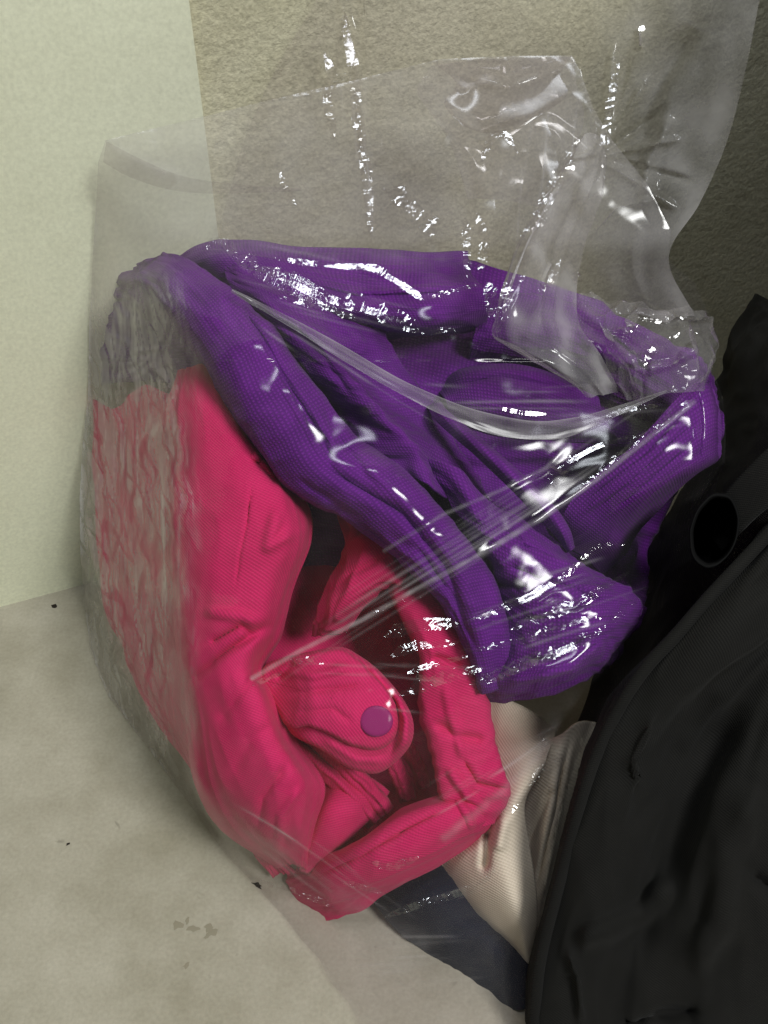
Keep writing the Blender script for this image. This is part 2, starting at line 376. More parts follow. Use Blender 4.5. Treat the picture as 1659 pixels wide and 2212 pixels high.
# second fold, lying behind the rolled edge
sheet('inner_fold', [
    [(470, 560, -22), (520, 575, -12), (600, 590, -12), (700, 610, -16), (800, 640, -20)],
    [(500, 610, -14), (580, 655, 4), (660, 700, 6), (745, 725, -8), (840, 735, -24)],
    [(570, 700, -16), (640, 740, 4), (715, 775, 8), (760, 800, -8), (880, 800, -30)],
    [(640, 800, -18), (715, 830, 2), (790, 855, 6), (838, 890, -10), (940, 880, -34)],
    [(720, 900, -20), (780, 900, -6), (835, 910, 6), (862, 918, -8), (980, 960, -34)],
    [(760, 960, -14), (820, 965, 0), (890, 960, 8), (925, 985, -6), (1040, 1050, -36)],
    [(820, 1010, 0), (880, 1020, 4), (930, 1050, 8), (965, 1075, -4), (1080, 1140, -32)],
], M_PURPLE, purple, n=(130, 110), sim=(.09, .07), wr=FOLDS, creases=[([(600, 690), (700, 770), (760, 850)], 10, -2.5), ([(660, 720), (760, 800), (840, 900)], 8, 2)])
# lobe at the lower right
sheet('lower_fold', [
    [(905, 985, -4), (980, 1010, 4), (1060, 1090, -6), (1120, 1120, -10), (1180, 1160, -16), (1230, 1200, -26)],
    [(970, 1080, -4), (1030, 1110, 8), (1110, 1150, 6), (1160, 1170, 4), (1215, 1200, -4), (1260, 1220, -22)],
    [(1020, 1160, -6), (1065, 1180, 10), (1130, 1210, 12), (1190, 1230, 10), (1260, 1240, 2), (1320, 1258, -20)],
    [(1055, 1230, -12), (1085, 1260, 0), (1140, 1280, 10), (1220, 1285, 12), (1300, 1275, 6), (1368, 1282, -18)],
    [(1070, 1300, -14), (1100, 1330, -2), (1150, 1345, 8), (1230, 1340, 14), (1310, 1325, 10), (1386, 1318, -18)],
    [(1060, 1400, -14), (1100, 1410, 2), (1160, 1415, 12), (1230, 1400, 15), (1300, 1380, 9), (1362, 1368, -20)],
    [(1046, 1470, -12), (1090, 1478, 3), (1150, 1470, 12), (1220, 1455, 12), (1285, 1425, 4), (1330, 1412, -22)],
    [(1046, 1512, -22), (1090, 1514, -14), (1145, 1508, -8), (1215, 1490, -8), (1275, 1458, -14), (1310, 1440, -30)],
], M_PURPLE, purple, n=(130, 120), sim=(.08, .08), wr=FOLDS, creases=[([(1048, 1212), (1071, 1259), (1120, 1268), (1164, 1252)], 10, -5), ([(1100, 1220), (1164, 1246), (1230, 1270), (1300, 1300)], 7, -3), ([(1120, 1430), (1200, 1420), (1270, 1370)], 8, -3),
              ([(1150, 1465), (1230, 1440), (1310, 1380)], 7, 2), ([(1080, 1110), (1130, 1180), (1200, 1210)], 9, -3), ([(1110, 1340), (1200, 1330), (1290, 1300)], 9, -3)])
# upper panel near the mouth of the plastic bag
sheet('upper_panel', [
    [(372, 560, -60), (430, 528, -44), (520, 522, -36), (640, 535, -34), (780, 540, -36), (900, 548, -40), (1008, 548, -54)],
    [(390, 575, -40), (450, 550, -22), (540, 552, -17), (650, 570, -17), (790, 585, -20), (910, 585, -22), (1014, 590, -44)],
    [(440, 600, -32), (500, 590, -16), (590, 600, -11), (690, 620, -10), (800, 632, -11), (920, 625, -10), (1040, 626, -26)],
    [(500, 640, -30), (560, 640, -14), (640, 655, -9), (740, 670, -6), (830, 670, -5), (940, 665, -4), (1052, 660, -26)],
    [(540, 670, -40), (620, 690, -34), (700, 705, -30), (790, 708, -22), (870, 706, -14), (960, 702, -12), (1050, 690, -36)],
    [(580, 700, -50), (660, 720, -50), (740, 730, -48), (820, 730, -46), (890, 725, -44), (970, 720, -44), (1040, 712, -54)],
], M_PURPLE, purple, n=(100, 140), sim=(.08, .06), wr=[(30, 40, 1.2, 'n'), (10, 26, .6, 'r')], creases=[([(680, 610), (770, 632), (900, 628), (1000, 622)], 6, 3), ([(1000, 560), (1005, 620)], 7, 3)])
# flat inner piece between the folds and the leaf-shaped fold on the right
sheet('leaf_fold', [
    [(940, 835, -60), (990, 802, -42), (1090, 787, -30), (1190, 808, -36), (1290, 865, -60)],
    [(945, 845, -50), (1010, 812, -27), (1100, 804, -22), (1190, 820, -24), (1290, 858, -30)],
    [(960, 860, -28), (1020, 852, -22), (1110, 855, -19), (1200, 868, -22), (1300, 890, -28)],
    [(970, 890, -32), (1030, 895, -26), (1120, 905, -24), (1210, 915, -26), (1320, 930, -32)],
    [(980, 920, -44), (1040, 935, -42), (1130, 950, -40), (1220, 955, -40), (1340, 960, -44)],
], M_PURPLE, purple, n=(80, 100), sim=(.05, .06), wr=[(26, 60, 1.0, 'n'), (14, 40, .6, 'r')], creases=[([(975, 835), (1080, 815), (1200, 835), (1280, 865)], 8, -2)])
sheet('right_panel', [
    [(1040, 640, -50), (1140, 640, -44), (1240, 660, -40), (1340, 690, -38), (1440, 740, -40), (1520, 800, -60)],
    [(1030, 690, -40), (1130, 700, -30), (1240, 720, -22), (1340, 745, -20), (1440, 790, -24), (1530, 840, -60)],
    [(1020, 740, -38), (1130, 750, -32), (1240, 770, -26), (1340, 800, -22), (1440, 850, -26), (1530, 890, -60)],
    [(1010, 790, -56), (1130, 800, -52), (1240, 830, -46), (1340, 870, -40), (1430, 910, -40), (1520, 940, -60)],
], M_PURPLE, purple, n=(90, 110), sim=(.10, .10), wr=FOLDS, creases=[([(1250, 720), (1340, 780), (1440, 770)], 9, 4), ([(1290, 700), (1400, 800)], 7, -4)])
sheet('strap', [
    [(925, 880, -30), (938, 874, -26), (952, 872, -30)],
    [(942, 905, -14), (958, 897, -9), (972, 896, -14)],
    [(1018, 972, -8), (1034, 962, -2), (1050, 960, -8)],
    [(1098, 1048, -6), (1116, 1036, 1), (1132, 1032, -6)],
    [(1160, 1112, -6), (1178, 1096, 1), (1194, 1094, -6)],
    [(1206, 1160, -9), (1216, 1148, -3), (1226, 1142, -9)],
    [(1228, 1192, -16), (1233, 1187, -11), (1238, 1184, -16)],
], M_PURPLE, purple, n=(90, 16), thick=1.6, wr=[(20, 8, .3, 'n')])
flap = sheet('flap', [
    [(1180, 1140, -30), (1215, 1112, -10), (1245, 1066, -4), (1310, 1010, 2), (1375, 958, 6), (1445, 880, 6), (1497, 824, 2), (1512, 820, -6)],
    [(1195, 1160, -28), (1235, 1128, -10), (1270, 1085, -2), (1330, 1030, 6), (1395, 975, 10), (1460, 905, 10), (1520, 846, 4), (1540, 846, -8)],
    [(1215, 1175, -30), (1260, 1142, -12), (1295, 1100, -4), (1350, 1050, 6), (1415, 1000, 11), (1475, 940, 11), (1535, 890, 4), (1552, 890, -10)],
    [(1240, 1190, -34), (1290, 1160, -18), (1320, 1118, -8), (1375, 1072, 3), (1435, 1025, 9), (1490, 975, 10), (1540, 935, 3), (1557, 932, -12)],
    [(1270, 1210, -44), (1320, 1180, -30), (1345, 1140, -22), (1395, 1085, -8), (1450, 1042, 0), (1502, 1010, 2), (1542, 985, -4), (1556, 978, -14)],
    [(1300, 1240, -60), (1345, 1200, -50), (1375, 1150, -44), (1420, 1100, -36), (1465, 1055, -28), (1506, 1024, -20), (1538, 1000, -20), (1550, 990, -26)],
], M_PURPLE, purple, n=(80, 140), sim=(.03, .03), wr=[(30, 40, .7, 'n'), (8, 30, .3, 'r')], creases=[([(1508, 850), (1516, 920), (1508, 1000)], 4, -1.8), ([(1262, 1080), (1390, 985), (1490, 880)], 4, -1.6), ([(1290, 1095), (1400, 1005), (1500, 905)], 4, -1.3), ([(1330, 1095), (1420, 1020), (1505, 945)], 5, -1.6), ([(1250, 1110), (1370, 1030), (1460, 960)], 6, 1.2)])
# the body of the bag behind the folds
sheet('body', [
    [(330, 580, -80), (520, 560, -70), (760, 560, -70), (1000, 570, -75), (1250, 640, -75), (1500, 760, -90)],
    [(330, 680, -70), (520, 680, -50), (760, 700, -50), (1000, 730, -55), (1250, 770, -58), (1540, 850, -80)],
    [(400, 800, -70), (580, 820, -45), (780, 850, -40), (1000, 880, -40), (1250, 920, -42), (1550, 960, -70)],
    [(520, 960, -60), (680, 980, -45), (840, 1000, -40), (1050, 1030, -42), (1250, 1070, -60), (1440, 1080, -110)],
    [(560, 1110, -80), (760, 1120, -60), (900, 1130, -46), (1080, 1160, -40), (1250, 1200, -60), (1400, 1220, -110)],
    [(560, 1240, -95), (840, 1220, -80), (980, 1240, -36), (1120, 1300, -30), (1260, 1310, -30), (1390, 1320, -60)],
    [(600, 1400, -110), (940, 1340, -90), (1040, 1420, -40), (1130, 1460, -34), (1220, 1450, -34), (1330, 1420, -60)],
], M_PURPLE, purple, n=(120, 130), sim=(.12, .12), wr=[(26, 40, 4, 'n'), (12, 26, 1.6, 'r')])
# the side of the bag that turns away towards the wall
sheet('side_panel', [
    [(345, 552, -44), (315, 562, -60), (285, 580, -85), (250, 605, -110), (222, 640, -130)],
    [(365, 640, -28), (335, 640, -45), (300, 640, -70), (260, 640, -100), (212, 655, -130)],
    [(415, 735, -22), (380, 725, -40), (330, 715, -66), (270, 705, -96), (208, 700, -130)],
    [(450, 800, -24), (410, 790, -44), (350, 775, -70), (280, 765, -100), (205, 760, -134)],
    [(470, 850, -44), (420, 835, -60), (360, 825, -84), (290, 825, -110), (208, 830, -140)],
], M_PURPLE, purple, n=(70, 60), wr=[(12, 30, 3, 'n'), (8, 20, 1.5, 'r')])

# ------------------------------------------------------------------ pink cloth bag
pink = thing('pink_cloth_bag', 'bright pink twill cloth bag with a rounded snap tab, inside the clear plastic bag', 'cloth bag', P(np.array(700.), np.array(1500.), np.array(-80.)))
sheet('main_panel', [
    [(385, 800, -40), (410, 795, -30), (440, 790, -24), (470, 800, -24), (490, 830, -30), (510, 880, -36)],
    [(368, 880, -30), (400, 860, -14), (440, 860, -6), (490, 880, -6), (520, 910, -12), (548, 930, -30)],
    [(366, 970, -28), (400, 960, -10), (450, 960, 0), (510, 970, 3), (560, 985, -2), (585, 990, -26)],
    [(366, 1090, -28), (400, 1085, -8), (460, 1085, 4), (530, 1085, 10), (615, 1085, 8), (655, 1085, -20)],
    [(370, 1180, -28), (402, 1180, -8), (460, 1180, 5), (540, 1180, 12), (625, 1175, 10), (668, 1165, -20)],
    [(374, 1270, -28), (404, 1270, -8), (455, 1270, 4), (520, 1270, 10), (590, 1265, 8), (634, 1262, -22)],
    [(380, 1370, -28), (406, 1370, -9), (450, 1375, 2), (505, 1375, 8), (562, 1372, 6), (602, 1368, -22)],
    [(388, 1440, -28), (412, 1440, -10), (452, 1440, 1), (495, 1445, 6), (532, 1445, 4), (566, 1440, -20)],
    [(400, 1500, -30), (422, 1500, -12), (460, 1505, 0), (500, 1505, 6), (555, 1500, 6), (596, 1500, -16)],
    [(410, 1600, -34), (436, 1600, -16), (480, 1600, -2), (530, 1600, 5), (590, 1595, 4), (632, 1592, -20)],
    [(428, 1700, -42), (460, 1700, -24), (510, 1695, -8), (570, 1690, 0), (640, 1690, 0), (694, 1700, -26)],
    [(480, 1790, -60), (510, 1785, -42), (555, 1780, -24), (605, 1780, -14), (645, 1785, -14), (674, 1790, -34)],
    [(600, 1870, -74), (612, 1868, -64), (625, 1866, -56), (640, 1868, -52), (652, 1874, -52), (664, 1882, -56)],
], M_PINK, pink, n=(220, 110), skirt=(0, 55), sim=(.06, .05), wr=[(50, 30, 1.6, 'n'), (60, 16, .7, 'r'), (5, 7, .1, 'n')],
    creases=[([(400, 1480), (500, 1400), (570, 1355), (590, 1350)], 12, -5), ([(455, 1390), (520, 1350), (545, 1370)], 9, -3.5), ([(440, 1320), (520, 1330), (560, 1345)], 9, 3),
             ([(545, 990), (560, 1010), (600, 1050)], 8, -4), ([(548, 985), (556, 992)], 5, 4), ([(545, 1050), (535, 1130), (520, 1190), (510, 1260)], 3, -1.0),
             ([(600, 1100), (580, 1180), (640, 1150)], 12, 2.5), ([(560, 1450), (520, 1500), (470, 1560)], 12, -1.6), ([(590, 1560), (540, 1600), (500, 1680)], 14, -1.5),
             ([(620, 1650), (570, 1720), (560, 1790)], 11, -3), ([(650, 1700), (610, 1760), (600, 1830)], 8, 2.5)])
sheet('side_panel', [
    [(418, 805, -36), (370, 850, -52), (310, 832, -82), (250, 884, -112), (200, 862, -142)],
    [(405, 900, -22), (360, 905, -44), (305, 915, -78), (250, 920, -110), (205, 930, -140)],
    [(403, 1010, -20), (355, 1010, -46), (300, 1010, -82), (245, 1010, -118), (205, 1010, -150)],
    [(405, 1150, -20), (355, 1155, -48), (300, 1165, -86), (245, 1175, -124), (212, 1180, -150)],
    [(408, 1290, -22), (358, 1300, -50), (300, 1315, -90), (266, 1325, -122), (235, 1335, -150)],
    [(415, 1420, -24), (370, 1430, -54), (320, 1440, -92), (300, 1447, -112), (285, 1450, -132)],
    [(430, 1560, -30), (395, 1570, -60), (384, 1578, -76), (372, 1580, -88), (362, 1582, -96)],
    [(465, 1700, -40), (456, 1703, -58), (452, 1705, -66), (448, 1706, -72), (444, 1706, -76)],
    [(540, 1800, -60), (535, 1800, -68), (532, 1800, -72), (530, 1800, -74), (528, 1800, -76)],
    [(640, 1880, -74), (625, 1882, -80), (612, 1884, -84), (600, 1886, -88), (590, 1886, -92)],
], M_PINK, pink, n=(150, 80), wr=[(36, 14, 2.5, 'n'), (40, 8, 1.2, 'r')])
# arch of cloth: left leg, then the long right-hand band
sheet('inner_panel', [
    [(728, 1105, -44), (760, 1108, -36), (800, 1130, -34), (850, 1175, -36)],
    [(742, 1165, -36), (775, 1160, -20), (820, 1175, -14), (880, 1215, -16)],
    [(735, 1215, -36), (770, 1210, -16), (815, 1225, -8), (870, 1255, -8)],
    [(706, 1268, -38), (745, 1258, -18), (795, 1258, -10), (846, 1262, -14)],
    [(686, 1330, -40), (715, 1325, -24), (750, 1315, -20), (795, 1305, -30)],
    [(672, 1375, -50), (695, 1372, -40), (720, 1368, -38), (745, 1360, -46)],
], M_PINK, pink, n=(90, 60), sim=(.07, .06), wr=[(24, 18, 1.2, 'n'), (14, 10, .9, 'r')], creases=[([(700, 1300), (760, 1240), (830, 1200)], 8, -2)])
roll('arch_band', [(800, 1180, -36), (838, 1245, -30), (850, 1283, -26), (868, 1330, -24), (895, 1380, -22), (912, 1430, -22), (908, 1500, -22), (912, 1555, -22), (930, 1602, -22), (944, 1654, -24), (954, 1725, -26), (990, 1790, -34)],
     [(845, 1165, -36), (905, 1240, -28), (957, 1306, -22), (996, 1362, -20), (1014, 1400, -20), (1030, 1440, -20), (1048, 1500, -22), (1060, 1560, -24), (1068, 1610, -26), (1086, 1670, -28), (1096, 1712, -32), (1066, 1778, -38)],
     [9, 13, 13, 13, 13, 12, 10], M_PINK, pink, n=(220, 80), flat=.42, skirt=(45, 30), sim=(.09, .05), wr=[(30, 16, 1.2, 'n'), (12, 30, .6, 'r'), (40, 10, .4, 'r')],
     creases=[([(1000, 1640), (1030, 1690), (1090, 1700)], 7, -4), ([(970, 1660), (1010, 1720), (1040, 1740)], 8, 3.5), ([(930, 1420), (1000, 1440)], 10, -2.5), ([(940, 1560), (990, 1590), (1050, 1600)], 12, -2.5), ([(960, 1480), (980, 1560), (1000, 1640)], 9, 2)])
sheet('back_panel', [
    [(640, 1100, -105), (720, 1110, -95), (820, 1180, -95), (920, 1280, -95)],
    [(600, 1260, -87), (700, 1280, -85), (820, 1330, -87), (960, 1380, -91)],
    [(560, 1420, -79), (680, 1430, -85), (820, 1460, -95), (1000, 1480, -95)],
    [(580, 1560, -81), (700, 1600, -95), (840, 1620, -105), (1040, 1620, -99)],
    [(640, 1720, -80), (740, 1740, -95), (860, 1740, -98), (1060, 1730, -90)],
    [(640, 1880, -74), (740, 1880, -78), (860, 1860, -78), (1040, 1800, -72)],
], M_PINK, pink, n=(90, 80), wr=[(20, 26, 2.4, 'n'), (10, 20, 1.0, 'r')])
sheet('lower_band', [
    [(625, 1888, -88), (700, 1850, -50), (771, 1816, -34), (830, 1772, -28), (880, 1740, -28), (950, 1716, -28), (1030, 1700, -30), (1088, 1690, -40)],
    [(620, 1902, -88), (695, 1872, -46), (775, 1830, -24), (840, 1788, -18), (900, 1756, -16), (960, 1738, -16), (1040, 1726, -22), (1098, 1716, -42)],
    [(630, 1920, -88), (700, 1900, -44), (790, 1860, -22), (860, 1824, -15), (920, 1795, -13), (980, 1770, -14), (1040, 1756, -22), (1088, 1746, -44)],
    [(645, 1945, -90), (715, 1932, -50), (810, 1898, -28), (875, 1868, -20), (935, 1838, -18), (990, 1808, -20), (1036, 1790, -28), (1064, 1780, -48)],
    [(668, 1972, -90), (735, 1962, -62), (815, 1922, -46), (875, 1896, -40), (932, 1868, -38), (985, 1836, -40), (1024, 1812, -46), (1040, 1804, -56)],
    [(705, 1990, -80), (770, 1968, -68), (820, 1938, -60), (872, 1908, -58), (925, 1880, -58), (975, 1850, -58), (1012, 1826, -62), (1026, 1818, -66)],
], M_PINK, pink, n=(70, 150), sim=(.05, .08), wr=[(24, 40, 1.2, 'n'), (12, 34, .6, 'r')], creases=[([(690, 1890), (780, 1850), (880, 1790), (960, 1750)], 6, -2.2), ([(1010, 1720), (1050, 1760), (1060, 1780)], 6, -3), ([(980, 1716), (1010, 1760), (1020, 1790)], 6, 2.5)])
sheet('folded_corner', [
    [(648, 1880, -58), (652, 1882, -56), (660, 1884, -56), (668, 1884, -58)],
    [(660, 1810, -46), (685, 1815, -38), (715, 1825, -38), (742, 1822, -46)],
    [(680, 1745, -42), (712, 1750, -32), (750, 1765, -32), (782, 1785, -42)],
    [(708, 1688, -46), (740, 1695, -38), (785, 1715, -38), (822, 1745, -48)],
    [(722, 1650, -56), (760, 1660, -50), (800, 1680, -50), (840, 1710, -58)],
], M_PINK, pink, n=(70, 50), sim=(.05, .05), wr=[(20, 14, .8, 'n')])
# seam allowances inside the opening: flat strips with a folded ridge, down in the hollow
def strip(pl, wd, ridges, drop):
    q = resample(pl, 60); t = np.gradient(q[:, :2], axis=0); t /= np.linalg.norm(t, axis=1, keepdims=True); nn = np.stack([-t[:, 1], t[:, 0]], 1)
    v = np.linspace(-1, 1, 40)[None]
    wv = wd * (1 + .12 * noise(np.linspace(0, 6, 60), 0 * np.linspace(0, 6, 60), len(pl)))[:, None]
    Xq = q[:, 0:1] + nn[:, 0:1] * wv * v; Yq = q[:, 1:2] + nn[:, 1:2] * wv * v
    Hq = q[:, 2:3] + drop * (-(np.abs(v) ** 6)) + sum(a_ * np.exp(-((v - c_) / w_) ** 2) for c_, w_, a_ in ridges)
    return grid_obj('seam_strip', Xq, Yq, Hq, M_PINK, pink, wr=[(16, 8, .8, 'n'), (6, 5, .3, 'r')], sim=(.05, .04))
strip([(640, 1588, -30), (690, 1630, -31), (745, 1680, -34), (790, 1725, -38), (824, 1766, -46)], 36, [(-.5, .12, 2.5), (.05, .10, -3.0), (.45, .14, 3.0)], 6)
strip([(835, 1610, -42), (852, 1650, -46), (868, 1690, -52), (882, 1728, -60)], 16, [(0, .3, 2.0)], 4)
strip([(862, 1580, -44), (884, 1620, -48), (902, 1660, -54), (918, 1700, -62)], 13, [(.2, .3, 2.0)], 4)
TAB_LINING = [(560, 1470), (573, 1440), (610, 1424), (664, 1412), (732, 1400), (775, 1418), (815, 1450), (860, 1498), (889, 1551), (885, 1602), (851, 1646), (807, 1668), (752, 1654), (690, 1614), (641, 1590), (612, 1555), (585, 1505)]
TAB = [(562, 1468), (575, 1440), (612, 1425), (664, 1414), (730, 1404), (766, 1424), (796, 1452), (832, 1490), (854, 1535), (856, 1578), (840, 1606), (812, 1618), (765, 1610), (715, 1584), (670, 1566), (625, 1568), (598, 1530), (580, 1500)]
tab_h = lambda X, Y: 4 + 12 * np.exp(-((X - 770) / 150) ** 2 - ((Y - 1550) / 120) ** 2) - 18 * sstep(680, 580, X) + 0 * Y
tab = fan('snap_tab', TAB, tab_h, M_PINK, pink, rings=60, n=220, edge_drop=5,
          creases=[([(600, 1450), (680, 1460), (760, 1440)], 9, 2.2), ([(620, 1500), (700, 1490), (790, 1480)], 9, -1.8), ([(600, 1470), (640, 1430)], 8, -2.5), ([(640, 1540), (720, 1530), (760, 1560)], 9, -1.2)], wr=[(16, 30, .6, 'n'), (8, 20, .3, 'r')])
fan('tab_lining', TAB_LINING, lambda X, Y: tab_h(X, Y) - 8 + 5 * sstep(845, 880, X) * sstep(1640, 1590, Y), M_PINK, tab, rings=50, n=200, edge_drop=6, creases=[([(700, 1596), (770, 1640), (830, 1642)], 9, 2.5), ([(780, 1425), (822, 1466), (862, 1512), (878, 1556), (874, 1600), (848, 1636)], 7, 5.0)], wr=[(14, 18, .5, 'n')])
# the snap: a shallow dome on the tab
sx, sy, sh = 813, 1558, float(tab_h(np.array(813.), np.array(1558.)))
rr = np.r_[np.linspace(0, 1, 14), 1.0]; hh = np.r_[2.4 + .15 * (1 - np.linspace(0, 1, 14) ** 2) - .8 * np.linspace(0, 1, 14) ** 14, -1.5]
an = np.linspace(0, 2 * math.pi, 65)
o = grid_obj('snap_button', sx + 36 * rr[:, None] * np.cos(an), sy + 34 * rr[:, None] * np.sin(an), sh - .5 + hh[:, None] + 0 * an, M_SNAP, tab, thick=0)
o['label'] = 'round dark magenta plastic snap button'

# ------------------------------------------------------------------ beige canvas and navy cloth
beige = thing('beige_canvas_cloth', 'folded beige canvas cloth at the bottom of the clear plastic bag', 'cloth', P(np.array(1150.), np.array(1900.), np.array(-45.)))
sheet('front_fold', [
    [(1040, 1500, -66), (1090, 1510, -60), (1150, 1540, -56), (1200, 1580, -56)],
    [(1020, 1680, -58), (1075, 1680, -44), (1130, 1670, -34), (1180, 1640, -36)],
    [(980, 1800, -62), (1040, 1790, -46), (1095, 1770, -34), (1134, 1730, -40)],
    [(945, 1862, -66), (1010, 1850, -46), (1080, 1840, -32), (1144, 1822, -42)],
    [(985, 1935, -62), (1040, 1925, -42), (1100, 1915, -30), (1154, 1900, -42)],
    [(1040, 2000, -60), (1080, 1990, -44), (1120, 1980, -34), (1158, 1970, -44)],
    [(1120, 2084, -60), (1130, 2082, -54), (1142, 2080, -50), (1154, 2076, -54)],
], M_BEIGE, beige, n=(110, 60), sim=(.03, .03), wr=[(40, 26, .9, 'n')], creases=[([(1056, 1790), (1050, 1840), (1046, 1880)], 9, -7), ([(1090, 1760), (1076, 1840)], 12, 3)])
sheet('rear_fold', [
    [(1120, 1590, -60), (1160, 1600, -50), (1205, 1590, -46), (1250, 1560, -50), (1285, 1560, -64)],
    [(1120, 1690, -58), (1150, 1690, -50), (1196, 1680, -40), (1216, 1670, -50), (1268, 1650, -62)],
    [(1120, 1780, -60), (1146, 1780, -54), (1184, 1780, -42), (1206, 1770, -52), (1240, 1750, -62)],
    [(1124, 1880, -62), (1144, 1880, -58), (1168, 1880, -48), (1190, 1876, -54), (1216, 1870, -64)],
    [(1130, 1980, -64), (1146, 1980, -60), (1158, 1980, -54), (1172, 1980, -56), (1190, 1980, -64)],
    [(1128, 2100, -62), (1138, 2100, -60), (1146, 2100, -57), (1154, 2100, -58), (1166, 2100, -62)],
], M_BEIGE, beige, n=(100, 60), sim=(.05, .05), wr=[(40, 12, 1.0, 'n')], creases=[([(1216, 1650), (1190, 1780), (1160, 1920)], 5, -4), ([(1236, 1600), (1206, 1760), (1168, 1950)], 5, 2.5), ([(1196, 1700), (1160, 1780), (1140, 1830)], 8, -3)])
navy = sheet('navy_cloth', [
    [(800, 1925, -74), (850, 1895, -64), (900, 1875, -62), (965, 1850, -66)],
    [(815, 1960, -72), (870, 1945, -56), (930, 1925, -50), (995, 1900, -60)],
    [(870, 2020, -70), (925, 2005, -54), (985, 1985, -48), (1050, 1970, -58)],
    [(935, 2065, -68), (985, 2050, -52), (1050, 2035, -46), (1110, 2030, -54)],
    [(985, 2104, -66), (1040, 2096, -52), (1095, 2082, -46), (1146, 2072, -52)],
    [(1030, 2144, -62), (1070, 2140, -52), (1115, 2130, -46), (1150, 2110, -50)],
    [(1080, 2190, -54), (1105, 2184, -50), (1130, 2178, -46), (1152, 2160, -50)],
], M_NAVY, None, n=(100, 60), sim=(.05, .05), wr=[(30, 30, 1.2, 'n'), (10, 30, .6, 'r')])
tag(navy, 'dark navy cloth lying under the pink bag beside the beige canvas', 'cloth')

# ------------------------------------------------------------------ black bag on the right
black = thing('black_fabric_bag', 'large black fabric bag with a corded edge leaning beside the clear plastic bag', 'bag', P(np.array(1600.), np.array(2000.), np.array(-40.)))
PIP = [(1680, 1130, 10), (1600, 1215, 12), (1530, 1290, 14), (1460, 1370, 14), (1395, 1440, 12), (1340, 1520, 8), (1290, 1620, 4), (1255, 1720, 0), (1228, 1820, -6), (1200, 1930, -12), (1172, 2040, -18), (1158, 2130, -22), (1152, 2260, -28), (1156, 2420, -34)]
q = resample(PIP, 120)
rows = []
for off, dh in ((-6, -60), (-4, -22), (6, -4), (40, 4), (110, 8), (200, 0), (300, 4), (420, 8), (560, 6), (700, -10), (760, -60)):
    rows.append(np.c_[q[:, 0] + off, q[:, 1] + off * .12, q[:, 2] + dh])
rows = np.array(rows); g = crm(rows, 150)
grid_obj('panel', g[..., 0].T.copy(), g[..., 1].T.copy(), g[..., 2].T.copy(), M_BLACK, black, content=False, sim=(.07, .07), wr=[(90, 40, 5, 'n'), (80, 26, 2.4, 'r'), (50, 12, .7, 'r')],
         creases=[([(1450, 1900), (1400, 1960), (1300, 2010), (1240, 2040)], 22, 7), ([(1220, 2050), (1250, 2120), (1260, 2212)], 12, 5), ([(1560, 1500), (1480, 1700), (1400, 1900), (1330, 2080)], 60, -9), ([(1330, 2212), (1400, 2190), (1520, 2180)], 14, -8), ([(1620, 1880), (1700, 1950)], 14, -8), ([(1640, 1700), (1560, 1860), (1560, 2000), (1480, 2100)], 40, 8),
                  ([(1420, 1550), (1370, 1650), (1400, 1720)], 18, 4), ([(1480, 1600), (1420, 1720), (1360, 1800)], 16, -3)])
def tube(name, pts, rad, mat, parent, n=110, k=14, label=None):
    q = resample(pts, n); V = P(q[:, 0], q[:, 1], q[:, 2]); T = np.gradient(V, axis=0); T /= np.linalg.norm(T, axis=1, keepdims=True)
    a = np.cross(T, FW); a /= np.linalg.norm(a, axis=1, keepdims=True); b = np.cross(T, a)
    th = np.linspace(0, 2 * math.pi, k + 1)
    G = V[:, None] + rad / 1000 * (a[:, None] * np.cos(th)[None, :, None] + b[:, None] * np.sin(th)[None, :, None])
    uv = np.stack(np.broadcast_arrays(np.linspace(0, .3, n)[:, None], th[None] * rad / 1000), -1).reshape(-1, 2)
    return mesh_obj(name, G.reshape(-1, 3), grid_faces(n, k + 1), mat, parent, uv)
tube('piping', [(x + 2, y, h + 1) for x, y, h in PIP], 2.6, M_BLACK, black)
tube('seam', [(x + 52, y + 8, h + 3) for x, y, h in PIP[2:9]], .8, M_BLACK, black)
# rear part of the bag, rising behind the purple flap
sheet('rear_panel', [
    [(1640, 640, -150), (1680, 650, -120), (1760, 660, -110), (1900, 670, -110)],
    [(1575, 740, -150), (1630, 745, -100), (1740, 750, -80), (1900, 760, -80)],
    [(1545, 850, -140), (1600, 860, -90), (1720, 870, -60), (1900, 880, -60)],
    [(1520, 980, -130), (1590, 990, -80), (1720, 1000, -40), (1900, 1010, -40)],
    [(1440, 1130, -120), (1560, 1140, -70), (1720, 1140, -30), (1900, 1140, -30)],
    [(1360, 1280, -120), (1500, 1300, -60), (1700, 1290, -30), (1900, 1280, -30)],
    [(1290, 1430, -120), (1400, 1450, -60), (1600, 1450, -40), (1900, 1430, -40)],
    [(1240, 1600, -110), (1320, 1620, -60), (1500, 1620, -50), (1900, 1600, -50)],
], M_BLACK, black, n=(110, 80), content=False, wr=[(50, 40, 5, 'n'), (20, 30, 1.5, 'r')])
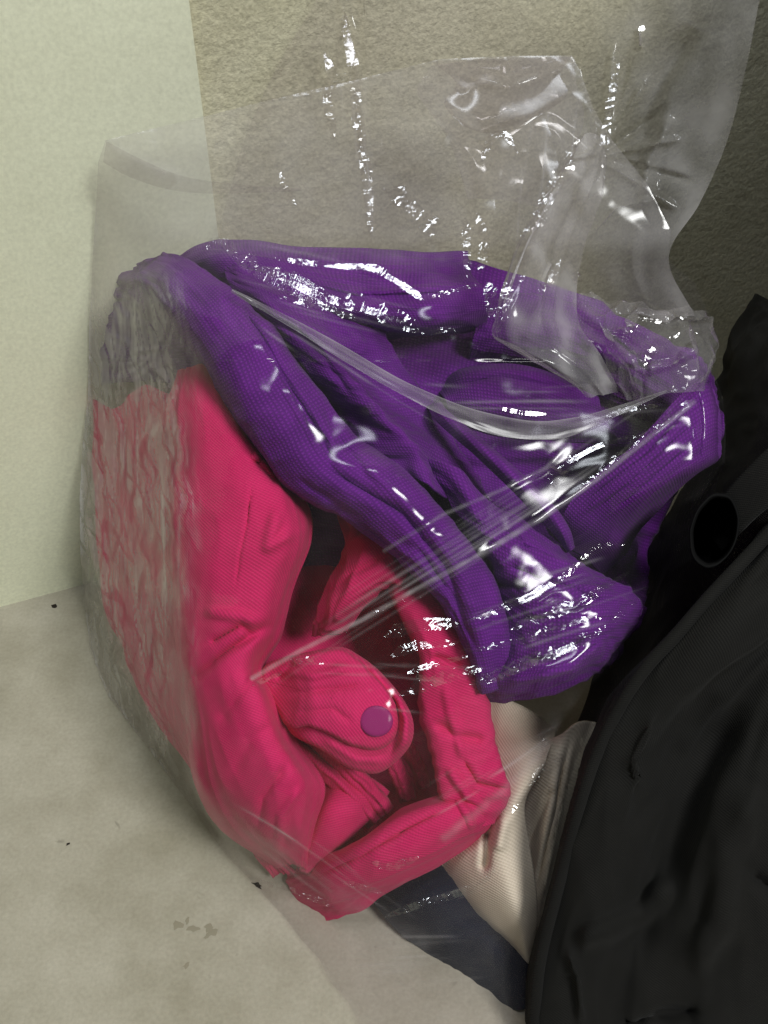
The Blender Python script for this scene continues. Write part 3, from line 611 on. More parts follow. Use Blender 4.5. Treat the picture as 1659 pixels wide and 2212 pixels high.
def rounded(name, x0, x1, y0, y1, ztop, mat, parent, n=(60, 90)):
    """tall rounded body on the floor, out of view, added to shade the wall"""
    u = np.linspace(0, 1, n[0])[:, None]; a = np.linspace(0, 2 * math.pi, n[1])[None]
    ca, sa = np.cos(a), np.sin(a); k = (np.abs(ca) ** 4 + np.abs(sa) ** 4) ** -.25
    f = np.minimum(1, (1 - np.clip((u - .7) / .3, 0, 1) ** 2.5)) ** .5 * (.93 + .07 * np.sin(u * 9))
    Xw = (x0 + x1) / 2 + (x1 - x0) / 2 * k * ca * f; Yw = (y0 + y1) / 2 + (y1 - y0) / 2 * k * sa * f; Zw = .004 + ztop * u + 0 * a
    d = noise(a * 3, u * 9, 3) * .012; Xw = Xw + ca * d; Yw = Yw + sa * d
    V = np.stack([Xw, Yw, Zw], -1); uv = np.stack(np.broadcast_arrays(a * .15, u * ztop), -1).reshape(-1, 2)
    return mesh_obj(name, V.reshape(-1, 3), grid_faces(*n), mat, parent, uv)
rounded('unseen_shade_body', .235, .60, .27, .54, .60, M_BLACK, black)  # unseen mass of the bag, sized and placed to darken the right-hand wall
sheet('webbing', [
    [(1520, 1130, -30), (1560, 1190, -20)], [(1590, 1040, -22), (1640, 1110, -12)], [(1680, 950, -18), (1740, 1040, -10)], [(1800, 840, -30), (1870, 940, -30)]], M_BLACK, black, n=(40, 16), content=False, thick=2.5)
# round rubber socket
cx, cy = 1543, 1146; ang = np.linspace(0, 2 * math.pi, 73)
tilt = R(14)
prof = [(1.0, -60), (1.0, -6), (.99, 2), (.95, 5), (.90, 3), (.86, -3), (.84, -40), (.80, -70), (0.02, -72)]
X = []; Y = []; H = []
for r_, h_ in prof:
    wob_ = 1 + .035 * noise(np.cos(ang) * 2, np.sin(ang) * 2, 44); ex, ey = 52 * r_ * wob_ * np.cos(ang), 84 * r_ * wob_ * np.sin(ang)
    X.append(cx + ex * math.cos(tilt) - ey * math.sin(tilt)); Y.append(cy + ex * math.sin(tilt) + ey * math.cos(tilt)); H.append(6 + h_ * .6 - ex * .08)
grid_obj('socket_ring', np.array(X), np.array(Y), np.array(H), M_RUBBER, black, content=False, thick=0)

# ------------------------------------------------------------------ the clear plastic bag
bag = thing('clear_plastic_bag', 'crumpled clear plastic bag holding purple, pink and beige cloth', 'plastic bag', P(np.array(700.), np.array(1700.), np.array(-100.)))
OUT = [(228, 303), (300, 285), (440, 252), (560, 222), (660, 198), (800, 165), (950, 128), (1100, 121), (1235, 120), (1252, 150), (1280, 230), (1320, 300), (1400, 400), (1450, 500), (1440, 560), (1500, 610), (1536, 690), (1540, 800), (1562, 860), (1568, 920), (1566, 1000), (1520, 1120), (1440, 1230), (1400, 1330), (1350, 1440), (1300, 1540), (1262, 1600), (1230, 1720), (1200, 1850), (1165, 2050), (1155, 2130), (1150, 2420), (860, 2420), (775, 2212), (752, 2165), (712, 2120), (690, 2072), (652, 2032), (612, 1978), (585, 1950), (545, 1905), (490, 1850), (400, 1725), (300, 1590), (232, 1500), (196, 1410), (182, 1310), (174, 1200), (172, 1080), (178, 960), (190, 860), (193, 700), (200, 560), (208, 430), (212, 350)]
RIM = [-28, -30, -32, -33, -33, -32, -32, -32, -32, -32, -32, -32, -32, -34, -40, -46, -50, -54, -40, -40, -44, -60, -50, -46, -50, -54, -56, -58, -58, -56, -50, -44]
RIM += [None] * (len(OUT) - len(RIM))
op = np.array(OUT, float)
hb = h_back(op[:, 0], op[:, 1]) + 4
rim = np.array([hb[i] if RIM[i] is None else max(RIM[i], hb[i]) for i in range(len(OUT))])
for i in range(len(OUT) - 8, len(OUT)): rim[i] = np.interp(OUT[i][1], [300, 430, 800, 960], [-22, -60, -134, -150])
rim = np.maximum(rim, hb)
ST = 3.0
def film_height(step, iters, H0=None):
    gx = np.arange(150, 1600 + step, step); gy = np.arange(90, 2440, step)
    X, Y = np.meshgrid(gx, gy, indexing='ij')
    C = np.full(X.shape, -999.0)
    for c in CONTENT:
        i = np.round((c[:, 0] - 150) / step).astype(int); j = np.round((c[:, 1] - 90) / step).astype(int)
        ok = (i >= 0) & (j >= 0) & (i < X.shape[0]) & (j < X.shape[1])
        np.maximum.at(C, (i[ok], j[ok]), c[ok, 2])
    for _ in range(1 if step > 4 else 0):
        Q = C.copy()
        for a in (-1, 0, 1):
            for b in (-1, 0, 1): Q = np.maximum(Q, np.roll(np.roll(C, a, 0), b, 1))
        C = Q
    return X, Y, C
X6, Y6, C6 = film_height(6.0, 0)
M6 = inside(X6, Y6, OUT)
# rim heights spread inwards to start with, then a stretched skin over the contents
poly = np.c_[op, rim]; ring = np.vstack([poly, poly[:1]])
den = np.concatenate([np.linspace(ring[i], ring[i + 1], 14)[:-1] for i in range(len(poly))])
B6 = np.zeros(X6.shape); bm = np.zeros(X6.shape, bool)
d2 = np.full(X6.shape, 1e12); nh = np.zeros(X6.shape)
for k in range(len(den)):
    d = (X6 - den[k, 0]) ** 2 + (Y6 - den[k, 1]) ** 2; m = d < d2; d2 = np.where(m, d, d2); nh = np.where(m, den[k, 2], nh)
fixed = (~M6) | (d2 < 9 ** 2)
Hm = np.where(fixed, nh, np.maximum(C6 + 2, -60))
floor_h = h_back(X6, Y6) + 3
Hm = np.where(fixed, Hm, np.maximum(Hm, floor_h))
lim = np.maximum(C6 + 3.0, floor_h)
def relax(Hq, fx, nq, lq, n):
    for _ in range(n):
        A = (np.roll(Hq, 1, 0) + np.roll(Hq, -1, 0) + np.roll(Hq, 1, 1) + np.roll(Hq, -1, 1)) / 4
        Hq = np.where(fx, nq, np.maximum(A, lq))
    return Hq
def refine(Q, shape):
    a0 = np.linspace(0, Q.shape[0] - 1, shape[0]); a1 = np.linspace(0, Q.shape[1] - 1, shape[1])
    Q = np.stack([np.interp(a0, np.arange(Q.shape[0]), Q[:, k]) for k in range(Q.shape[1])], 1)
    return np.stack([np.interp(a1, np.arange(Q.shape[1]), Q[k]) for k in range(Q.shape[0])], 0)
Hq = Hm[::8, ::8]
for f, n in ((8, 500), (4, 400), (2, 300), (1, 250)):
    shp = lim[::f, ::f].shape
    Hm = relax(refine(Hq, shp), fixed[::f, ::f], nh[::f, ::f], lim[::f, ::f], n); Hq = Hm
def blur(Q, n):
    for _ in range(n): Q = (np.roll(Q, 1, 0) + np.roll(Q, -1, 0) + np.roll(Q, 1, 1) + np.roll(Q, -1, 1)) / 8 + Q / 2
    return Q
def widen(Q, r):
    for _ in range(r): Q = np.maximum(Q, np.maximum(np.maximum(np.roll(Q, 1, 0), np.roll(Q, -1, 0)), np.maximum(np.roll(Q, 1, 1), np.roll(Q, -1, 1))))
    return Q
# the film spans the small folds of the cloth instead of following them
S6 = np.where(M6, blur(np.where(fixed, nh, Hm), 36), nh)
for _ in range(3):
    S6 = S6 + blur(widen(np.maximum(0, np.where(fixed, 0, lim - S6)), 3), 10)
k6 = sstep(6, 60, np.sqrt(d2)) * sstep(330, 430, X6)
Hm = np.where(fixed, nh, blur(Hm, 3) * (1 - k6) + S6 * k6)
# finer grid
gx = np.arange(150, 1600 + ST, ST); gy = np.arange(90, 2430, ST)
X, Y = np.meshgrid(gx, gy, indexing='ij')
fi = np.clip((X - 150) / 6, 0, X6.shape[0] - 1.001); fj = np.clip((Y - 90) / 6, 0, X6.shape[1] - 1.001)
i0, j0 = fi.astype(int), fj.astype(int); a, b = fi - i0, fj - j0
def up(Q): return (Q[i0, j0] * (1 - a) + Q[i0 + 1, j0] * a) * (1 - b) + (Q[i0, j0 + 1] * (1 - a) + Q[i0 + 1, j0 + 1] * a) * b
H = up(Hm)
for _ in range(5): H = (np.roll(H, 1, 0) + np.roll(H, -1, 0) + np.roll(H, 1, 1) + np.roll(H, -1, 1)) / 8 + H / 2
edge = np.clip((np.sqrt(np.maximum(up(d2), 0)) - 4) / 30, 0, 1)
# folds pulled across the film: (path, width px, height mm)
RIDGES = [
    ([(545, 1465), (650, 1405), (780, 1340), (900, 1272), (1050, 1190), (1170, 1120), (1290, 1035), (1390, 955), (1500, 868)], 7, 3.0),
    ([(830, 1190), (960, 1110), (1080, 1060), (1180, 1010), (1230, 960)], 6, 1.6),
    ([(230, 306), (290, 345), (350, 372), (420, 385), (500, 400)], 9, 3.5), ([(690, 180), (700, 270), (720, 330), (660, 360)], 10, 2.0),
    ([(835, 1978), (880, 1930), (950, 1885)], 7, 2.6), ([(400, 830), (398, 1000), (400, 1200), (404, 1400), (425, 1600), (480, 1760)], 9, 2.0),
    ([(600, 1690), (680, 1760), (780, 1850), (860, 1900)], 10, 2.0), ([(480, 1730), (560, 1800), (660, 1870), (780, 1960)], 12, 4.0), ([(520, 1850), (640, 1910), (760, 1960), (860, 2010)], 12, 5),
]
EDGEF = edge
LOWF = 1 - .8 * sstep(1960, 2040, Y)
for pts, wd, amp in RIDGES:
    d, t = seg_dist(X, Y, pts)
    taper = np.minimum(1, np.minimum(t, 1 - t) * 5 + .1)
    wob = 1 + .55 * noise(t * 14, d * 0, 3 + len(pts))
    wt = wd * 2.4
    H = H + LOWF * EDGEF * (.14 + .035 * amp) * wt * .19 * taper * wob * (np.sqrt(np.maximum(0, 1 - d / wt) ** 2 + .01) - .1)
# paths of added film bands, tilted to mirror a lamp into the camera: (path, width px, lamp, break-up)
SHINE = [
    ([(1000, 1345), (1060, 1325), (1150, 1285), (1215, 1245), (1265, 1205), (1290, 1182), (1350, 1176)], 10, 1, .5),
    ([(1100, 1362), (1180, 1330), (1260, 1298), (1310, 1262), (1360, 1236)], 15, 1, .9),
    ([(1010, 1408), (1110, 1385), (1200, 1352), (1270, 1338), (1320, 1330)], 9, 1, .5),
    ([(1015, 1482), (1080, 1455), (1150, 1425), (1230, 1395), (1310, 1352)], 20, 1, .7),
    ([(1318, 1345), (1350, 1315), (1378, 1292)], 12, 1, .6),
    ([(440, 545), (475, 522), (530, 565), (600, 605), (680, 640), (760, 655), (840, 685), (900, 706), (985, 716)], 22, 1, 1.1),
    ([(540, 560), (600, 590), (660, 615), (720, 640)], 20, 0, 1.2), ([(600, 640), (690, 660), (770, 690)], 12, 0, 1.1),
    ([(560, 553), (640, 565), (740, 575), (812, 580), (860, 610), (912, 642), (960, 632), (1010, 620), (1050, 612)], 8, 1, .6),
    ([(1052, 610), (1060, 650), (1066, 690)], 16, 0, 1.0),
    ([(1070, 880), (1130, 892), (1180, 895)], 5, 1, .3), ([(1295, 908), (1350, 886), (1430, 875)], 6, 1, .3),
    ([(1205, 1012), (1290, 965), (1380, 938)], 6, 1, .4), ([(1245, 1062), (1330, 988), (1420, 918), (1500, 858)], 9, 1, .8), ([(1190, 1052), (1215, 1015), (1250, 978)], 20, 0, 1.2),
    ([(830, 1982), (900, 1955), (980, 1932), (1040, 1905), (1070, 1880)], 11, 1, .3),
    ([(1215, 1636), (1170, 1660), (1140, 1705), (1105, 1755)], 8, 0, .5), ([(1172, 1590), (1185, 1630), (1222, 1640)], 12, 0, .8),
    ([(800, 1862), (850, 1872), (905, 1850)], 10, 1, .7), ([(735, 1905), (790, 1918), (835, 1930)], 8, 1, .6),
    ([(620, 1440), (660, 1420), (700, 1432)], 14, 1, 1.2), ([(830, 1378), (900, 1352), (990, 1350)], 16, 1, 1.1), ([(860, 1500), (960, 1462), (1040, 1445)], 20, 1, 1.1), ([(845, 1420), (900, 1395), (990, 1385)], 14, 0, 1.1),
    ([(735, 0), (762, 140), (772, 260), (795, 400), (800, 520)], 14, 0, .45), ([(700, 110), (715, 160), (705, 200), (722, 300)], 12, 0, .6), ([(605, 370), (620, 410), (640, 440)], 8, 0, .6),
    ([(830, 400), (870, 430), (910, 460), (930, 510)], 26, 0, 1.2), ([(1040, 350), (1062, 300), (1090, 290), (1120, 330)], 9, 0, .7), ([(1005, 470), (1010, 540), (1010, 600)], 12, 0, .5), ([(1030, 460), (1045, 520), (1035, 590)], 12, 0, .6),
    ([(1440, 688, 6), (1480, 686, 2), (1525, 692, -6)], 7, 1, .5), ([(1390, 790, 16), (1420, 745, 16), (1470, 722, 12)], 10, 0, .9), ([(1480, 715, 10), (1505, 722, 4)], 8, 0, .9), ([(1360, 720, 14), (1390, 690, 12), (1440, 700, 12)], 5, 0, .6),
    ([(1264, 286, 8), (1240, 320, 12), (1212, 374, 16), (1172, 452, 22), (1134, 530, 26), (1104, 612, 29), (1086, 684, 30), (1074, 722, 26)], 22, 0, .75), ([(1215, 560, 16), (1190, 600, 20), (1165, 630, 24)], 9, 0, .9), ([(1150, 500, 24), (1180, 470, 20)], 8, 0, .9),
    ([(1335, 130, -28), (1322, 200, -26), (1312, 260, -24), (1302, 330, -20), (1296, 370, -14)], 11, 0, .5), ([(1380, 65, -28), (1392, 58, -28)], 7, 0, .6), ([(1300, 300, -4), (1282, 290, 4), (1268, 300, 6)], 7, 0, .7), ([(1240, 590, 14), (1252, 610, 8)], 9, 0, .9), ([(1290, 390, -4), (1330, 375, -10)], 6, 0, .7),
    ([(1010, 1340), (1090, 1312), (1170, 1274), (1230, 1234), (1280, 1190)], 7, 1, .2), ([(1120, 1392), (1200, 1360), (1280, 1330)], 7, 1, .2), ([(1050, 1476), (1130, 1440), (1220, 1404), (1300, 1364)], 9, 1, .25), ([(1140, 1345), (1220, 1312), (1300, 1270), (1350, 1240)], 8, 1, .35),
    ([(600, 600), (700, 642), (790, 668), (880, 700)], 10, 1, .3), ([(700, 575), (790, 578), (850, 604), (910, 640)], 6, 1, .25), ([(745, 30), (765, 150), (775, 270), (792, 380)], 6, 0, .35), ([(800, 1330), (860, 1300), (910, 1290)], 5, 1, .4),
    ([(560, 1900), (590, 1915)], 6, 0, .6), ([(880, 1455), (950, 1430), (1010, 1418)], 9, 1, .8),
    ([(545, 1480), (580, 1465), (610, 1452)], 7, 1, .4), ([(560, 1900), (640, 1925), (720, 1960)], 8, 0, .8), ([(1000, 1455), (1040, 1440)], 10, 0, .8),
]
# crinkles: finer broken wrinkles, stronger in some zones
ZONES = [([(850, 1380), (950, 1400)], 75, .35), ([(1350, 700), (1480, 780)], 90, 1.0), ([(1150, 1560), (1200, 1640)], 50, .5), ([(290, 650), (300, 900)], 90, .9), ([(1080, 1340), (1250, 1300), (1340, 1260)], 75, .2), ([(520, 560), (760, 650)], 60, .3)]
za = np.full(X.shape, .0)
for pts, wd, amp in ZONES:
    d, t = seg_dist(X, Y, pts); za = np.maximum(za, amp * np.exp(-(d / wd) ** 2))
dirn = np.where(Y < 780, R(-24), R(26)); ca, sa = np.cos(dirn), np.sin(dirn)
Xr, Yr = X * ca - Y * sa, X * sa + Y * ca
wx = noise(X / 60, Y / 60, 11) * 20; wy = noise(X / 60, Y / 60, 12) * 20
cr = (ridged((Xr + wx) / 190, (Yr + wy) / 34, 5) - .5) * 1.3 + (ridged((Xr + wx) / 60, (Yr + wy) / 26, 6) - .5) * .6 + noise((Xr + wy) / 24, (Yr - wx) / 16, 8) * .2
H = H + LOWF * EDGEF * za * cr * 1.2
H = H + EDGEF * sstep(560, 430, Y) * ((ridged((X + wx * 1.5) / 210, (Y + wy) / 520, 51) - .5) * 1.6 + noise((X + wx) / 160, (Y + wy) / 240, 52) * .8)
H = H + LOWF * EDGEF * noise(X / 120, Y / 90, 15) * 1.0 + EDGEF * noise((Xr + wx * 2) / 320, (Yr + wy * 2) / 110, 16) * 1.0
Cs = np.maximum(C6, -400)
for _ in range(2): Cs = (np.roll(Cs, 1, 0) + np.roll(Cs, -1, 0) + np.roll(Cs, 1, 1) + np.roll(Cs, -1, 1)) / 8 + Cs / 2
H = np.where(EDGEF > .5, np.maximum(H, up(Cs) + 1.2), H)
# side that turns away: long wrinkles running downwards
sd = sstep(440, 340, X + wx * 1.2 + 30 * noise(X / 40, Y / 160, 61)) * sstep(560, 700, Y)
H = H + EDGEF * sd * ((ridged((X + wx) / 30, (Y + wy) / 300, 21) - .5) * 2.4 + (ridged((X - Y * .2) / 18, Y / 220, 22) - .5) * 1.0)
# milky, scuffed film where it is doubled or creased
thin = np.maximum(sstep(.78, .93, ridged((X - .40 * Y + wx * .5) / 34, (Y + .4 * X) / 300, 31)), np.maximum(sstep(.80, .94, ridged((X + wx * .6) / 36, Y / 420, 32)), .8 * sstep(.8, .94, ridged((X - .15 * Y) / 17, Y / 230, 34))))
patch = sstep(.05, .45, noise((X - .1 * Y) / 46, Y / 230, 36)); pale = sstep(.82, .95, ridged((X + wx * .4) / 22, Y / 340, 38))
milk = sd * np.clip(.40 - .34 * thin - .20 * patch + .22 * pale, 0, 1) + .12 * np.exp(-((X - 290) / 110) ** 2 - ((Y - 700) / 150) ** 2)
milk += .14 * sstep(560, 500, Y) * 1.0
milk += .03 * sstep(1900, 2060, Y)
for pts, wd, am in [(RIDGES[0][0], 5, .34), (RIDGES[1][0], 4, .16), ([(300, 640), (330, 790)], 70, .14)]:
    d, t = seg_dist(X, Y, pts); milk = milk + am * np.exp(-(d / wd) ** 4) * (.75 + .5 * noise(X / 30, Y / 30, 33))
for pts, wd, am in [([(480, 1740), (600, 1840), (760, 1960), (900, 2040)], 30, .07), ([(1090, 1740), (1170, 1620), (1240, 1520)], 24, .08), ([(960, 1810), (1090, 1705), (1180, 1610)], 9, .16), ([(230, 306), (290, 345), (350, 372), (420, 385)], 14, .07), ([(420, 548), (560, 540), (760, 552), (1000, 556)], 16, .07), ([(1000, 905), (1130, 930), (1290, 915)], 30, .08)]:
    d, t = seg_dist(X, Y, pts); milk = milk + am * np.exp(-(d / wd) ** 2) * (.8 + .6 * noise(X / 34, Y / 34, 37))
rl = np.random.RandomState(12)
LINES = [((545, 1465), (1500, 868), 16, 60), ((480, 1735), (880, 2020), 14, 46), ((1000, 1345), (1370, 1230), 10, 70), ((900, 1760), (1210, 1560), 9, 50), ((850, 1960), (1120, 1840), 6, 50), ((700, 2060), (1110, 2030), 8, 60), ((900, 880), (1420, 880), 9, 40), ((560, 660), (950, 900), 8, 46), ((620, 1450), (1050, 1480), 8, 50), ((300, 620), (330, 1500), 22, 90), ((440, 560), (1000, 700), 8, 50), ((760, 60), (800, 540), 8, 60), ((1230, 180), (1190, 560), 8, 70)]
for (xa, ya), (xb, yb), cnt, spr in LINES:
    L_ = math.hypot(xb - xa, yb - ya); ux, uy = (xb - xa) / L_, (yb - ya) / L_
    for _ in range(cnt):
        o0 = rl.randn() * spr * .5; o1 = o0 * (.5 + rl.rand()) + rl.randn() * 10; t0 = rl.rand() * .6; t1 = t0 + .15 + rl.rand() * .4
        t1 = min(t1, 1.05); w_ = .9 + 1.4 * rl.rand(); am = .05 + .13 * rl.rand() ** 2; bow = rl.randn() * 8
        tt = ((X - xa) * ux + (Y - ya) * uy) / L_; oo = (X - xa) * -uy + (Y - ya) * ux
        c_ = o0 + (o1 - o0) * tt + bow * np.sin(tt * 3.1)
        milk = milk + am * np.exp(-((oo - c_) / (w_ * 1.6)) ** 2) * sstep(t0 - .04, t0 + .06, tt) * sstep(t1 + .04, t1 - .08, tt)
milk = np.clip(milk, 0, .8)
# mesh inside the outline, its border vertices drawn onto the outline itself
ins = inside(X, Y, OUT)
near = ins.copy()
for a_ in (-1, 0, 1):
    for b_ in (-1, 0, 1): near |= np.roll(np.roll(ins, a_, 0), b_, 1)
bord = near & ~ins
bx, by = X[bord], Y[bord]; bi = np.empty(len(bx), int)
dd = np.concatenate([np.linspace(ring[i], ring[i + 1], 60)[:-1] for i in range(len(poly))])
for s in range(0, len(bx), 500):
    bi[s:s + 500] = ((bx[s:s + 500, None] - dd[None, :, 0]) ** 2 + (by[s:s + 500, None] - dd[None, :, 1]) ** 2).argmin(1)
X[bord], Y[bord], H[bord] = dd[bi, 0], dd[bi, 1], dd[bi, 2]
H = np.maximum(H, h_back(X, Y) + 1.5)
V = P(X, Y, H)
F = grid_faces(*X.shape); ok = near.ravel()[F].all(1) & ins.ravel()[F].any(1)
F = F[ok]; used = np.unique(F); remap = np.full(X.size, -1); remap[used] = np.arange(len(used))
mesh_obj('film_body', V.reshape(-1, 3)[used], remap[F], M_FILM, bag, attr={'milk': milk.ravel()[used]})
# bands added just off the film, their facets turned to throw glints at the camera
PXMM = .19
HF = blur(np.where(near, H, -60), 12); 
for kk, (pts, wd, _l, brk) in enumerate(SHINE):
    q0 = np.array([p[:2] for p in pts], float); Ln = np.hypot(*np.diff(q0, axis=0).T).sum(); n = max(16, int(Ln / 2))
    own = len(pts[0]) > 2
    q = resample([p if own else p + (0,) for p in pts], n)
    ii = np.clip(((q[:, 0] - 150) / ST).round().astype(int), 2, X.shape[0] - 3); jj = np.clip(((q[:, 1] - 90) / ST).round().astype(int), 2, X.shape[1] - 3)
    hc = q[:, 2] if own else HF[ii, jj]; hc = np.convolve(np.pad(hc, 8, mode='edge'), np.ones(17) / 17, 'valid')
    W3 = P(q[:, 0], q[:, 1], hc); Vv = CAM - W3; Vv /= np.linalg.norm(Vv, axis=1, keepdims=True)
    tg = np.gradient(q[:, :2], axis=0); tg /= np.linalg.norm(tg, axis=1, keepdims=True); tg = np.stack([np.convolve(np.pad(tg[:, m], 6, mode='edge'), np.ones(13) / 13, 'valid') for m in (0, 1)], 1)
    mx, my = tg[:, 1], -tg[:, 0]; s_ = np.arange(n) * Ln / n; dh = np.gradient(hc, Ln / n * PXMM)
    best = None
    for lp in LAMPS:
        Lv = lp - W3; Lv /= np.linalg.norm(Lv, axis=1, keepdims=True); hv = Lv + Vv; cc = -(hv @ FW); ar = (hv @ RT) / cc; bu = (hv @ UP) / cc
        al = -ar * tg[:, 0] + bu * tg[:, 1] - dh; ac = -ar * mx + bu * my
        if best is None or np.abs(al).mean() < best[0]: best = (np.abs(al).mean(), al, ac)
    al = np.clip(best[1], -.8, .8); al = np.sign(al) * np.maximum(0, np.abs(al) - .06); ac = best[2]
    cut = [-60.0]
    while cut[-1] < Ln + 60: cut.append(cut[-1] + (9 + 46 * _rs.rand() ** 1.6) * (1.35 - .5 * brk))
    cut = np.array(cut)
    vv = np.linspace(-1, 1, 11)[None]
    jit = _rs.randn(len(cut)) * .07 * brk; jit2 = _rs.rand(len(cut)); smo = lambda v, k: np.convolve(np.pad(v, k, mode='edge'), np.ones(2 * k + 1) / (2 * k + 1), 'valid')
    cell = np.clip(np.searchsorted(cut, s_, side='right') - 1, 0, len(cut) - 2)
    tp = np.clip(np.minimum(s_, Ln - s_) / (Ln * .2), 0, 1) ** .7
    hw = smo(wd * (.42 + .60 * jit2[cell] * brk + .40 * (1 - brk)) * tp + .6, 4); off = smo(wd * .5 * brk * (jit2[cell] - .5), 5)
    across = vv * hw[:, None] + off[:, None]
    S2 = s_[:, None] + across * (.9 * noise(s_[:, None] / 37, 0 * vv, kk) + .5) + 5 * brk * noise(s_[:, None] / 14, across / 8, kk + 3)      # facets cut aslant
    c2 = np.clip(np.searchsorted(cut, S2.ravel(), side='right') - 1, 0, len(cut) - 2).reshape(S2.shape); per = cut[c2 + 1] - cut[c2]; fr = (S2 - cut[c2]) / per
    saw = np.where(fr < .88, fr / .88, (1 - fr) / .12) - .5
    Xp = q[:, 0:1] + mx[:, None] * across; Yp = q[:, 1:2] + my[:, None] * across
    Hp = (hc + 1.0)[:, None] + al[:, None] * saw * per * .88 * PXMM + (ac[:, None] + jit[c2]) * vv * hw[:, None] * PXMM + .05 * brk * noise(Xp / 9, Yp / 9, kk)
    if not own:
        lo = HF[np.clip(((Xp - 150) / ST).astype(int), 0, X.shape[0] - 1), np.clip(((Yp - 90) / ST).astype(int), 0, X.shape[1] - 1)]
        Hp = Hp + np.maximum(0, (lo - Hp)).max(1, keepdims=True) * .7
    Vp = P(Xp, Yp, Hp)
    mesh_obj('glint_band', Vp.reshape(-1, 3), grid_faces(*Xp.shape), M_GLINT, bag, attr={'milk': np.full(Xp.size, .0)})
FILM_H, FILM_X0, FILM_Y0 = H, 150, 90
def fh(x, y):
    i = np.clip(((np.asarray(x) - 150) / ST).astype(int), 0, H.shape[0] - 1); j = np.clip(((np.asarray(y) - 90) / ST).astype(int), 0, H.shape[1] - 1)
    return FILM_H[i, j]

def film_sheet(name, rows, mat, n=(160, 160), wr=(), creases=(), milk=0.0, back=0):
    rows = np.asarray(rows, float); g = crm(rows, n[0]); g = np.swapaxes(crm(np.swapaxes(g, 0, 1), n[1]), 0, 1)
    mk = milk(g[..., 0], g[..., 1]) if callable(milk) else np.full(n[0] * n[1], milk)
    g[..., 2] = np.maximum(g[..., 2] - back, h_back(g[..., 0], g[..., 1]) + 6)
    return grid_obj(name, g[..., 0], g[..., 1], g[..., 2], mat, bag, wr=wr, creases=creases, thick=0, content=False, attr={'milk': mk})
# rear layer of the bag's mouth, standing up against the wall and out of the frame
film_sheet('rear_film', back=14, rows=[
    [(760, -160, -8), (900, -170, -4), (1060, -160, -2), (1220, -170, -6), (1380, -160, -2), (1540, -170, 0), (1680, -160, 8)],
    [(680, 0, -22), (820, 0, -14), (980, 0, -18), (1140, 0, -14), (1320, 0, -18), (1480, 10, -10), (1642, -5, 0)],
    [(600, 140, -38), (760, 140, -34), (940, 140, -36), (1100, 150, -32), (1290, 150, -36), (1450, 150, -26), (1612, 150, -10)],
    [(540, 270, -54), (720, 280, -48), (900, 280, -52), (1080, 290, -46), (1270, 290, -48), (1430, 290, -38), (1568, 310, -24)],
    [(500, 400, -66), (700, 410, -58), (880, 420, -62), (1060, 420, -56), (1240, 420, -54), (1400, 430, -44), (1512, 440, -34)],
    [(470, 520, -80), (690, 530, -70), (870, 540, -70), (1050, 550, -66), (1220, 560, -60), (1360, 560, -52), (1446, 556, -44)],
    [(460, 620, -90), (680, 640, -84), (860, 660, -80), (1040, 660, -76), (1220, 680, -70), (1380, 680, -60), (1500, 680, -58)],
], mat=M_FILM, n=(200, 240), wr=[(60, 50, 2.5, 'n'), (90, 22, 1.2, 'r'), (24, 16, .25, 'r')],
    creases=[([(735, 0), (765, 90), (772, 200)], 9, 6), ([(690, 130), (720, 180), (760, 170)], 9, 5), ([(1330, 130), (1315, 240), (1300, 370)], 10, 7), ([(1380, 60), (1385, 110)], 8, 4), ([(1420, 430), (1330, 450), (1270, 520)], 8, 6), ([(1500, 60), (1400, 230), (1380, 330)], 22, -7), ([(1450, 250), (1400, 350), (1390, 470)], 16, 6), ([(780, -100), (790, 100), (800, 300), (805, 560)], 12, 5)] + [([(1290, 340), p_], 7, a_) for p_, a_ in (((1330, 90), 4), ((1362, 120), -3), ((1400, 170), 4), ((1440, 230), -4), ((1470, 300), 4), ((1490, 390), -3), ((1460, 450), 4), ((1250, 140), 3), ((1215, 190), -3), ((1180, 250), 3))], milk=lambda X, Y: .02 + sstep(1230, 1420, X) * (.16 + .14 * noise(X / 60, Y / 90, 41)) + .12 * np.exp(-((X - 1610 + (Y - 50) * .25) / 40) ** 2))
# inner turned-down layer of the mouth
film_sheet('inner_film', [
    [(930, 140, -34), (1040, 128, -32), (1140, 124, -34), (1240, 124, -36)],
    [(900, 200, -38), (1030, 200, -34), (1150, 210, -36), (1250, 190, -40)],
    [(940, 260, -42), (1040, 285, -38), (1150, 255, -40), (1260, 270, -44)],
    [(980, 330, -48), (1060, 330, -46), (1150, 330, -46), (1220, 360, -48)],
    [(1010, 430, -54), (1070, 430, -52), (1130, 440, -52), (1180, 450, -52)],
], M_FILM, wr=[(30, 26, 4, 'n'), (20, 20, 2, 'r')], creases=[([(1000, 160), (1100, 190), (1240, 140)], 12, 5), ([(970, 250), (1040, 280), (1130, 245)], 10, 5)], milk=.08)
film_sheet('corner_fold', [
    [(230, 305, -27), (300, 342, -28), (400, 382, -27), (520, 398, -26), (650, 408, -25)],
    [(226, 325, -27), (292, 362, -28), (392, 396, -27), (510, 408, -26), (650, 409, -25)],
    [(222, 350, -28), (284, 384, -29), (380, 412, -28), (500, 418, -27), (650, 410, -26)],
], M_DOUBLE, n=(30, 120), wr=[(20, 30, .8, 'n')])
